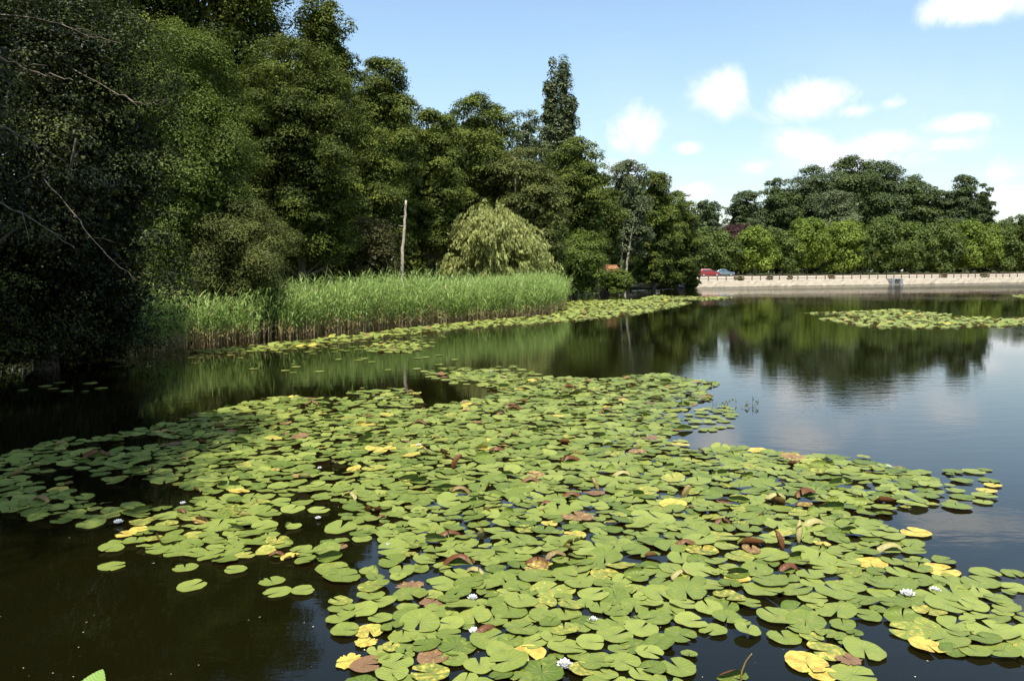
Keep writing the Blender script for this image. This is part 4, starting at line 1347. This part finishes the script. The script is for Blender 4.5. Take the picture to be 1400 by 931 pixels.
# singled-out pads: photo position, radius scale, kind, colour kind (0 green 1 yellow 2 brown), tone, azimuth, tilt, label, short name
Y_, B_ = 1.0, 2.0
SPECIAL = [
    (154, 775, .95, 'flat', 0, .55, .4, 'single green pad floating alone on dark water, outermost towards the shaded bank', 'lone outermost pad'),
    (253, 777, .85, 'flat', 0, .5, 2, 'small round green pad alone on dark water, above a slightly larger one', 'small round lone pad'),
    (262, 802, 1.0, 'flat', 0, .7, 1, 'pale green pad alone on dark water, lowest of the isolated ones', 'lowest isolated pad'),
    (322, 781, .8, 'flat', 0, .6, 3, 'oval green pad just clear of the raft over dark water', 'oval stray pad'),
    (372, 796, .85, 'flat', 0, .5, 2.2, 'green pad behind two touching pads near the dark gap', 'pad of the stray trio'),
    (379, 811, .9, 'flat', 0, .7, 4, 'broad green pad touching its twin on dark water, the one further from the raft', 'further twin pad'),
    (414, 810, .8, 'flat', 0, .65, .6, 'notched green pad touching its twin on dark water, the one closer to the raft', 'closer twin pad'),
    (1331, 646, 1.05, 'flat', .25, .7, 0, 'flat green pad with tan rim, outermost on the open water', 'tan-rimmed outlying pad'),
    (1252, 730, 1.15, 'flat', Y_, .6, 2, 'bright orange-yellow pad at the raft edge beside open water', 'orange-yellow edge pad'),
    (1190, 772, 1.15, 'flat', .85, .7, 4.5, 'round yellow pad with brown speckled rim in the dense raft', 'speckled yellow pad'),
    (1287, 781, 1.2, 'flat', Y_, .6, .3, 'golden pad half covered by a green one beside open water', 'half covered golden pad'),
    (722, 895, 1.0, 'flat', Y_, .5, 5.0, 'golden-yellow pad with two lobes in the front of the raft', 'two-lobed golden pad'),
    (478, 905, .9, 'ragged', 1.1, .5, 3.4, 'ragged bright yellow pad at the corner of the raft beside a brown one', 'ragged yellow corner pad'),
    (500, 912, .85, 'flat', B_, .7, 0, 'brown dead pad beside the ragged yellow one', 'brown corner pad'),
    (500, 880, .7, 'ragged', .8, .6, 1, 'small yellow-green torn pad above the ragged yellow one', 'small torn yellow pad'),
    (505, 865, .9, 'flat', .6, .8, 5, 'yellow-green pad with a frayed end over blue water', 'frayed yellow-green pad'),
    (1102, 908, 1.15, 'flat', .75, .6, 4.6, 'serrated lime-yellow pad under a green one at the front edge', 'serrated lime-yellow pad'),
    (1125, 922, .8, 'flat', 1.0, .5, 2, 'yellow pad beside the black rotten one', 'yellow pad by the black one'),
    (1160, 905, .75, 'ragged', B_, .0, 2, 'blackened rotten pad curling at the front edge of the raft', 'blackened pad'),
    (1008, 792, .9, 'flat', Y_, .4, 2, 'yellow pad under a brown folded one in the dense raft', 'yellow pad under a fold'),
    (930, 604, .9, 'flat', .4, .8, 2, 'olive pad near the stick at the raft edge', 'olive stick-side pad'),
    (172, 732, .95, 'ragged', Y_, .45, 2.8, 'mottled orange and brown pad at the shade edge', 'mottled orange pad'),
    (190, 725, .8, 'flat', .85, .3, .5, 'yellow-orange pad partly under the mottled one', 'yellow-orange pad'),
    (268, 732, .95, 'flat', .5, .8, 1.2, 'lime-yellow round pad among green ones near the shade', 'lime-yellow round pad'),
    (790, 708, 1.5, 'ragged', 1.7, .8, 2, 'large papery tan dead pad lying on the raft', 'papery tan pad'),
    (560, 803, .95, 'ragged', 1.75, .8, 4, 'tan withered pad with a brown blotch', 'withered blotched pad'),
    (590, 825, .85, 'ragged', B_, .2, 1, 'reddish-brown shredded pad sunk in a gap', 'shredded brown pad'),
    (785, 733, 1.0, 'flat', .6, .8, 3, 'yellow-green mottled pad beyond the papery tan one', 'mottled pad by the tan one'),
    # folded, rolled and standing leaves
    (1092, 741, .95, 'stand', 0, .95, 1.15, 'pale cream rolled leaf standing upright among green pads', 'upright cream roll'),
    (1090, 762, .85, 'fold', 0, .05, .1, 'brown rolled leaf lying at the foot of the upright cream one', 'brown roll under the cream one'),
    (1058, 681, .95, 'roll', 0, .95, .05, 'pale cream rolled leaf lying flat among green pads', 'lying cream roll'),
    (1108, 718, 1.0, 'roll', 0, .9, .2, 'pale yellowish leaf rolled over just beyond the upright cream one', 'yellowish roll'),
    (1137, 695, 1.15, 'fold', 0, .0, .1, 'large reddish-brown folded leaf rearing from the raft', 'large red-brown fold'),
    (1186, 682, .8, 'half', 0, .1, 1.3, 'small dark red upturned leaf standing near the raft edge', 'dark red upturned leaf'),
    (1005, 787, .95, 'fold', 0, .0, .1, 'smooth chestnut-brown folded leaf over the yellow pad', 'chestnut-brown fold'),
    (935, 745, .9, 'roll', 0, .2, .1, 'olive-brown rolled leaf in the middle of the raft', 'olive-brown roll'),
    (760, 780, .95, 'fold', 0, .05, .2, 'brown folded leaf, the largest of three together in the middle', 'brown middle fold'),
    (733, 770, .85, 'roll', 0, .15, .1, 'brown rolled leaf beyond the brown folded one in the middle', 'middle brown roll'),
    (757, 762, .8, 'roll', 0, .4, .3, 'tan rolled leaf touching the two brown ones', 'tan roll'),
    (660, 863, .75, 'roll', 0, .0, .6, 'olive-brown folded leaf pointing up beside a white flower', 'fold beside a flower'),
    (870, 790, .9, 'half', 0, .2, .2, 'upturned leaf with olive underside in the middle of the raft', 'olive upturned leaf'),
    (608, 668, .9, 'fold', 0, .05, .2, 'brown folded leaf just nearer than the upright brown one', 'far brown fold'),
    (619, 641, .95, 'stand', 0, .0, .3, 'brown leaf standing upright like a fin towards the back of the raft', 'brown fin leaf'),
    (652, 686, .8, 'fold', 0, .1, .3, 'small red-brown folded leaf in the back half of the raft', 'small red-brown fold'),
    (725, 659, .9, 'roll', 0, .25, .1, 'brown rolled leaf in a row of dark ones at the back half', 'back row brown roll'),
    (781, 679, .9, 'roll', 0, .1, .05, 'dark brown roll nearest the papery tan pad', 'dark roll'),
    (868, 677, .9, 'fold', 0, .15, .1, 'tawny folded leaf among green pads, towards open water', 'tawny fold'),
    (850, 650, 1.0, 'roll', 0, .7, .05, 'pale long rolled leaf towards the back of the raft', 'long pale roll'),
    (908, 668, 1.0, 'half', 0, .5, 1.0, 'green upturned leaf beside the tawny folded one', 'green upturned leaf'),
    (960, 690, 1.1, 'half', 0, .6, .8, 'glossy green upturned leaf in the dense raft', 'glossy upturned leaf'),
    (463, 748, .7, 'flat', B_, .4, 1, 'rusty brown leaf floating in the dark gap', 'rusty leaf in the gap'),
    (400, 722, .75, 'half', 0, .9, 1.4, 'pale translucent leaf standing up at the dark gap', 'translucent standing leaf'),
    (1235, 848, 1.1, 'half', 0, .3, .1, 'green pad with brown curled lip in front of the open flower', 'curled-lip pad'),
    (1340, 798, 1.2, 'flat', 0, .45, 1.9, 'large green pad with deep notch on open water near the frame edge', 'deep-notched outlying pad'),
    (1000, 928, .8, 'fold', 0, .1, .3, 'brown folded leaf at the bottom beside a curved stalk', 'brown leaf by the stalk'),
    (927, 914, 1.0, 'flat', 0, .5, 2, 'green pad floating alone near the bottom edge', 'lone bottom pad'),
]
FLOWERS = [
    (1241, 811, 1.0, .35, 'wide-open white flower with yellow centre beside a smaller one', 'open yellow-centred flower'),
    (1279, 806, .8, .5, 'smaller white flower next to the wide-open one', 'smaller paired flower'),
    (772, 907, .95, .2, 'full white flower beside the golden two-lobed pad', 'full front flower'),
    (646, 816, .75, .5, 'white flower between green pads above the folded brown leaf', 'spiky white flower'),
    (648, 863, .8, 1.0, 'half-hidden white flower tucked against the brown folded leaf', 'half-hidden flower'),
    (811, 845, .6, .5, 'small white flower at the notch of a green pad', 'small notch flower'),
    (1215, 637, .6, .7, 'tiny white flower at the back edge of the raft near open water', 'tiny edge flower'),
    (572, 608, .75, .6, 'white flower far back in the middle of the raft', 'far middle flower'),
    (437, 639, .6, .6, 'small white flower in the back of the raft near the shade', 'far shade flower'),
    (162, 713, .9, .5, 'white flower on dark water at the edge of the shade', 'shade-edge flower'),
    (250, 687, .65, .7, 'small white bud in the shaded part of the raft', 'shaded bud'),
    (530, 745, .7, .6, 'white flower just opening in the dense middle of the raft', 'opening middle flower'),
    (435, 707, .6, .6, 'tiny white flower beside the pale standing leaf', 'flower by the standing leaf'),
    (672, 508, .7, .6, 'tiny white flower at the rear tip of the raft', 'rear tip flower'),
]


def lilies():
    rng = np.random.default_rng(21)
    gen = []      # dicts
    BASE = .113
    for (px, py, s, kd, ck, tone, azm, lab, short) in SPECIAL:
        p = wat(px, py)
        gen.append(dict(x=p[0], y=p[1], r=BASE * s * 1.02, kind=kd, ck=float(ck), tone=tone, rz=azm, lab=lab, short=short, sp=True))
    pts = [(g['x'], g['y'], g['r'] * (.75 if g['kind'] in ('fold', 'roll', 'stand') else 1)) for g in gen]
    for (px, py, s, *_r) in FLOWERS:
        p = wat(px, py)
        pts.append((p[0], p[1], .05))
    # grid hash for dart throwing
    cell = .36
    from collections import defaultdict
    grid = defaultdict(list)

    def put(x, y, r):
        grid[(int(x // cell), int(y // cell))].append((x, y, r))

    def ok(x, y, r, k):
        cx, cy_ = int(x // cell), int(y // cell)
        for i in range(cx - 1, cx + 2):
            for j in range(cy_ - 1, cy_ + 2):
                for (a, b, rr) in grid.get((i, j), ()):
                    if (a - x) ** 2 + (b - y) ** 2 < (k * (r + rr)) ** 2:
                        return False
        return True
    for q in pts: put(*q)

    def fill(poly, tries, k, keep=1.0, rmul=1.0, holes=(), noise_cut=None, lodmax=3):
        P = np.array([wat(x, y)[:2] for x, y in poly])
        lo, hi = P.min(0), P.max(0)
        cnt = 0
        X = rng.uniform(lo[0], hi[0], tries); Yy = rng.uniform(lo[1], hi[1], tries)
        m = inpoly(P, X, Yy)
        for hl in holes:
            m &= ~inpoly(np.array([wat(x, y)[:2] for x, y in hl]), X, Yy)
        X, Yy = X[m], Yy[m]
        for x, y in zip(X, Yy):
            r = BASE * rmul * float(np.clip(rng.normal(1.0, .22), .45, 1.4))
            f = sin(x * 1.9 + 2.1 * cos(y * 1.3)) * cos(y * 1.7 + 1.3 * sin(x * 1.1))
            kk = k
            if noise_cut is not None and f > noise_cut:
                if rng.uniform() < .75: continue
            if rng.uniform() > keep: continue
            if noise_cut is not None and y > 6.8 and x / y < -.22 and rng.uniform() < (.58 if x / y < -.42 else .30) + .4 * (f > .15): continue
            if ok(x, y, r, kk):
                put(x, y, r)
                gen.append(dict(x=x, y=y, r=r, kind='flat', ck=0.0, tone=float(np.clip(rng.normal(.5, .30), 0, 1)), rz=rng.uniform(0, 2 * pi), sp=False, dense=k < .7))
                cnt += 1
        return cnt
    c0 = fill(RAFT, 110000, .67, holes=HOLES, noise_cut=.50)
    for s_ in SPARSE: fill(s_, 300, .95)
    for poly, covr in FAR:
        P = np.array([wat(x, y)[:2] for x, y in poly])
        A = np.ptp(P[:, 0]) * np.ptp(P[:, 1])
        far = P[:, 1].mean()
        if covr >= .5:
            fill(poly, int(min(90000, A * 90)), .66, rmul=1.1 if far < 60 else 1.4)
        else:
            fill(poly, int(A * 6 * covr + 12), 1.1, rmul=1.0)
    # colours and shapes of the unnamed ones
    for g in gen:
        if g['sp']: continue
        u = rng.uniform()
        D = g['y']
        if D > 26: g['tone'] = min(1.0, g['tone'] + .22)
        if u < .012: g['ck'] = rng.uniform(.6, 1.05)
        elif u < .030: g['ck'] = rng.uniform(1.5, 2.0)
        elif u < .17: g['ck'] = rng.uniform(.20, .50)
        v = rng.uniform()
        if g.get('dense') and 6.0 < D < 19:
            if v < .026: g['kind'] = 'fold'; g['tone'] = rng.uniform(0, .4); g['rz'] = rng.uniform(-.5, .5)
            elif v < .040: g['kind'] = 'roll'; g['tone'] = rng.uniform(0, .8) ** 1.5; g['rz'] = rng.uniform(-.6, .6)
            elif v < .043 and D < 12: g['kind'] = 'stand'; g['tone'] = rng.uniform(.0, 1); g['rz'] = rng.uniform(0, 6)
            elif v < .12: g['kind'] = 'half'; g['rz'] = rng.uniform(0, 6)
    # view size
    for g in gen:
        u, v = proj(g['x'], g['y'])
        g['u'], g['v'] = u, v
        vis = (-30 < u < 1430) and (v < 950)
        g['big'] = (g['r'] / g['y']) ** 2 / g['y'] * (1 if vis else .0)
        if g['sp']: g['big'] += .1 * (v > 600)
    order = sorted(gen, key=lambda g: -g['big'])
    single, rest = order[:298], order[298:]
    # build singles
    tonew = ['deep green', 'mid-green', 'fresh green', 'pale green', 'yellowish green']
    marks = [g for g in single if g['sp']]
    lms = [(g['x'], g['y'], 'the ' + g['short']) for g in marks]
    for (px, py, s, tl, lab, short) in FLOWERS:
        p = wat(px, py)
        lms.append((p[0], p[1], 'the ' + short))
    others = [g for g in single if not g['sp']]
    L = np.array([(a, b) for a, b, _ in lms])
    buckets = {}
    for g in others:
        d = np.hypot(L[:, 0] - g['x'], L[:, 1] - g['y'])
        i = int(d.argmin())
        dx, dy = g['x'] - L[i, 0], g['y'] - L[i, 1]
        if abs(dx) > abs(dy): rel = 'open-water side of' if dx > 0 else 'shade side of'
        else: rel = 'behind' if dy > 0 else 'in front of'
        buckets.setdefault((i, rel), []).append((d[i], g))
    onum = ['closest', 'second closest', 'third closest', 'fourth closest', 'fifth closest', 'sixth closest', 'seventh closest', 'eighth closest', 'ninth closest', 'tenth closest',
            'eleventh closest', 'twelfth closest', 'thirteenth closest', 'fourteenth closest', 'fifteenth closest']
    for (i, rel), lst in buckets.items():
        lst.sort(key=lambda t_: t_[0])
        for k, (_, g) in enumerate(lst):
            if g['ck'] > 1.3: cw = 'brown'
            elif g['ck'] > .55: cw = 'yellow'
            elif g['ck'] > .2: cw = 'yellow-tinged'
            else: cw = 'deep green' if g['tone'] < .35 else 'mid-green' if g['tone'] < .65 else 'pale green'
            if g['kind'] in ('fold', 'roll', 'stand', 'half'): cw += ' curled'
            o_ = onum[k] if k < len(onum) else 'outer'
            g['lab'] = f"{cw} pad, {o_} {rel} {lms[i][2]}"

    def geo_for(g, lod):
        r_ = np.random.default_rng(int(abs(g['x'] * 7919 + g['y'] * 104729) * 10) % (2 ** 31))
        V, Q, T, U = pad_geo(g['r'], r_, lod, g['kind'], 1.0 if not g.get('dense') else 1.6)
        tl_ = .07 if g['y'] < 26 else .16
        tilt = (r_.normal(0, tl_), r_.normal(0, tl_)) if g.get('dense') else (0, 0)
        z = r_.uniform(.006, .020) + (max(abs(tilt[0]), abs(tilt[1])) * g['r'] * .8)
        if g['kind'] == 'stand':
            # the rolled leaf stands on end, leaning a little
            V = V - np.array([V[:, 0].min(), V[:, 1].mean(), 0])
            V = rot(V, 0, 0, -radians(62))
            V[:, 2] -= V[:, 2].min() + .03
            tilt = (0, 0)
            z = .0
        V = rot(V, g['rz'], *tilt)
        if g['kind'] != 'stand':
            V[:, 2] = np.maximum(V[:, 2], -.004 - z + .002)
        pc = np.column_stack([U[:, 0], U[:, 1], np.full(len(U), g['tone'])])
        return V, Q, T, pc, z
    for g in single:
        V, Q, T, pc, z = geo_for(g, 3 if g['y'] < 9 else 2)
        me = mesh_np('lily_pad', V, [Q, T], {'pc': pc, 'kind': np.full(len(V), g['ck'])}, smooth=True)
        o = link('lily_pad', me, M_PAD, loc=(g['x'], g['y'], z))
        tag(o, g['lab'], 'lily pad', 'lily pads floating in the raft')
    # the rest as one
    Vs, Qs, Ts, Pc, Kd, n0 = [], [], [], [], [], 0
    for g in rest:
        lod = 2 if g['y'] < 12 else 1 if g['y'] < 30 else 0
        V, Q, T, pc, z = geo_for(g, lod)
        V = V + np.array([g['x'], g['y'], z])
        Vs.append(V)
        if len(Q): Qs.append(Q + n0)
        Ts.append(T + n0); Pc.append(pc); Kd.append(np.full(len(V), g['ck']))
        n0 += len(V)
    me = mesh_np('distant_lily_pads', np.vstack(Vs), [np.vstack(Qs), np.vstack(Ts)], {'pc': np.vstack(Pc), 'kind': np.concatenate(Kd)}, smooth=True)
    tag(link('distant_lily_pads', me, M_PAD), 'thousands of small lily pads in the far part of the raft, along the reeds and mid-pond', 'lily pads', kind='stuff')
    print('pads', c0, len(gen))


lilies()


def flowers():
    for k, (px, py, s, closed, lab, short) in enumerate(FLOWERS):
        p = wat(px, py, .03)
        root = empty('water_lily_flower', (p[0], p[1], .012), k * 1.3)
        tag(root, lab, 'flower', 'white water lily flowers')
        r = .062 * s
        rng = np.random.default_rng(500 + k)
        mb = MB()
        for ring, (np_, el, ln) in enumerate(((8, 12, 1.0), (8, 36, .92), (7, 58, .78))):
            el = radians(el + 25 * closed)
            for j in range(np_):
                a = 2 * pi * (j + .5 * ring) / np_ + rng.normal(0, .05)
                L = r * ln * rng.uniform(.92, 1.08)
                wd = L * .26
                d = np.array([cos(a) * cos(el), sin(a) * cos(el), sin(el)])
                sd_ = np.array([-sin(a), cos(a), 0])
                upv = np.cross(d, sd_)
                cup = np.array([-cos(a) * .25, -sin(a) * .25, .1]) * L
                b0 = np.array([cos(a), sin(a), 0]) * r * .08
                V = [b0 - sd_ * wd * .35, b0 + sd_ * wd * .35, b0 + d * L * .5 - sd_ * wd - upv * L * -.06, b0 + d * L * .5 + sd_ * wd - upv * L * -.06,
                     b0 + d * L * .5 - upv * L * .08, b0 + d * L * .82 - sd_ * wd * .6 + cup * .3, b0 + d * L * .82 + sd_ * wd * .6 + cup * .3, b0 + d * L + cup * .5]
                mb.add(V, [[0, 1, 4, 2], [2, 4, 6, 5]], [[1, 3, 4], [4, 3, 6], [5, 6, 7]])
        mb.build('petals', M_PETAL, root, smooth=True)
        m2 = MB()
        for j in range(14):
            a = j * 2.4
            q = r * .05 + r * .12 * (j / 14)
            m2.tube([(q * cos(a), q * sin(a), 0), (q * 1.5 * cos(a), q * 1.5 * sin(a), r * .42)], [r * .035, r * .045], 4)
        m2.build('stamens', M_STAMEN, root)


flowers()


# floating sticks, curved stalk
def stick(label, pix, r, zlift=.0, name='floating_stick', cat='stick', mat=None):
    p = np.array([wat(x, y) for x, y in pix])
    mb = MB()
    rng = np.random.default_rng(len(label))
    t_ = np.linspace(0, len(p) - 1, 10)
    path = np.column_stack([np.interp(t_, range(len(p)), p[:, i]) for i in range(3)]) - p[0]
    path[:, 2] = r * .5 + zlift * np.sin(np.linspace(0, pi, 10))
    path[1:-1] += rng.normal(0, r * .25, (8, 3))
    mb.tube(path, np.linspace(r, r * .6, 10), 7)
    o = mb.build(name, mat or M_STICK, None, smooth=True, loc=(p[0][0], p[0][1], 0))
    tag(o, label, cat)


stick('grey stick floating at the edge of the raft towards open water', [(866, 594), (878, 599), (896, 606)], .022)


def stalk():
    root_p = wat(1012, 931)
    pts = [(1012, 931, 0), (1014, 918, .0), (1020, 903, 0), (1028, 893, 0)]
    D = root_p[1]
    P = np.array([at(x, y, D) for x, y, _ in pts])
    P[0][2] = -.05
    mb = MB()
    t_ = np.linspace(0, 3, 12)
    path = np.column_stack([np.interp(t_, range(4), P[:, i]) for i in range(3)])
    mb.tube(path - P[0], np.linspace(.007, .003, 12), 6)
    o = mb.build('lily_stalk', rough_mat('stalk_brown', (.14, .09, .03), (.26, .18, .06), 20, .6, .2, .003), None, smooth=True, loc=P[0])
    tag(o, 'thin curved brown stalk rising from the water near the bottom', 'stalk')


stalk()


def sprig():
    # small flowering water weed sticking out of the water near open water
    c = wat(1005, 556)
    root = empty('water_weed', (c[0], c[1], 0))
    tag(root, 'sparse water weed poking above open water beside the raft', 'water plant')
    rng = np.random.default_rng(9)
    mb = MB(); V, Tn = [], []
    for k in range(16):
        x, y = rng.uniform(-.45, .45), rng.uniform(-.25, .25)
        h = rng.uniform(.03, .13)
        l = rng.normal(0, .07, 2)
        mb.tube([(x, y, -.03), (x + l[0] * .5, y + l[1] * .5, h * .6), (x + l[0], y + l[1], h)], [.004, .003, .002], 4)
        V += [(x + l[0] * t_, y + l[1] * t_, h * t_) for t_ in (.6, .8, 1)]
    mb.build('stem', M_STICK, root)
    V = np.array(V) + rng.normal(0, .015, (len(V), 3))
    a, q, t_ = leaf_quads(V, rng.normal(size=(len(V), 3)), .045, rng, tone=np.full(len(V), .6))
    link('leaves', mesh_np('leaves', a, q, {'tone': t_}), M_LEAF['olive'], root)


sprig()


# plants on the near bank whose tips reach into the bottom of the picture
def bank_plants():
    mat, t, b = new_mat('bank_leaf')
    at_ = t.attr('pc').outputs['Vector']
    s = t.new('ShaderNodeSeparateXYZ'); t.l.new(at_, s.inputs[0])
    v = t.math('ABSOLUTE', t.math('SINE', t.math('ADD', t.math('MULTIPLY', s.outputs[0], 34.0), t.math('MULTIPLY', t.math('ABSOLUTE', s.outputs[1]), -26.0))))
    v = t.math('POWER', v, 3.0)
    c = t.mix(v, (.12, .22, .03), (.24, .34, .08))
    t.l.new(c, b.inputs['Base Color'])
    b.inputs['Roughness'].default_value = .45
    bp = t.new('ShaderNodeBump'); bp.inputs['Strength'].default_value = .7; bp.inputs['Distance'].default_value = .004
    t.l.new(v, bp.inputs['Height']); t.l.new(bp.outputs[0], b.inputs['Normal'])
    specs = [(140, 915, 2.55, .115, 'serrated bright green leaf tip of a bank plant at the bottom edge', 1.4),
             (62, 925, 2.5, .06, 'small brownish green leaf of a bank plant in the bottom corner', 2.2)]
    for k, (px, py, D, L, lab, yaw) in enumerate(specs):
        tip = at(px, py, D)
        foot = np.array([tip[0] - .1, tip[1] - .35, .5])
        root = empty('bank_plant', foot)
        tag(root, lab, 'plant', 'plants on the near bank')
        mb = MB()
        top = tip + np.array([-.03, -.06, -.09])
        mb.tube([foot - foot, (top - foot) * .55 + [.02, -.02, .04], top - foot], [.006, .005, .003], 6)
        mb.build('stem', M_LEAF['bright'], root, smooth=True)
        for lf in range(4):
            n = 26
            xs = np.linspace(0, 1, n)
            wv = .42 * np.sin(pi * xs ** .8) ** .8 * (1 + .0 * xs)
            ser = 1 + .10 * (np.arange(n) % 2)
            rows = []
            for i in range(n):
                for q in (-1, -.5, 0, .5, 1):
                    rows.append((xs[i], q * wv[i] * (ser[i] if abs(q) == 1 else 1), .10 * abs(q) * wv[i] * 2 - .25 * xs[i] ** 2))
            U = np.array(rows)
            Q = [[i * 5 + j, (i + 1) * 5 + j, (i + 1) * 5 + j + 1, i * 5 + j + 1] for i in range(n - 1) for j in range(4)]
            V = U * L * (1 if lf == 0 else .8)
            V = rot(V, yaw if lf == 0 else yaw + lf * 1.9, 0, -.95 if lf == 0 else .25)
            base_ = (top - foot) if lf == 0 else (top - foot) * (1 - .18 * lf)
            me = mesh_np('leaf', V + base_, np.array(Q)[:, ::-1], {'pc': U}, smooth=True)
            link('leaf', me, mat, root)


bank_plants()
print('leaves', sum(n for _, n in TREES), 'objects', len(bpy.data.objects))


def debris():
    """pollen flakes, petals and bits of leaf afloat on the water"""
    rng = np.random.default_rng(55)
    V, T = [], []
    n = 0
    for k in range(170):
        u, v = rng.uniform(-50, 1450), 460 + 470 * rng.uniform(0, 1) ** .7
        p = wat(u, v)
        if sdist([p[:2]])[0] > -.3: continue
        r = rng.uniform(.003, .009) * (1.6 if rng.uniform() < .1 else 1)
        m_ = 5
        a = np.sort(rng.uniform(0, 2 * pi, m_)) 
        rr = r * rng.uniform(.6, 1.3, m_)
        V += [(p[0] + q * cos(t_), p[1] + q * sin(t_), .004) for t_, q in zip(a, rr)]
        T.append(list(range(n, n + m_))); n += m_
    me = mesh_np('floating_debris', V, np.array(T))
    tag(link('floating_debris', me, rough_mat('flakes', (.62, .58, .46), (.30, .24, .12), 1.5, .7, 0)), 'tiny pale flakes, petals and leaf bits afloat on the open water', 'debris', kind='stuff')


debris()
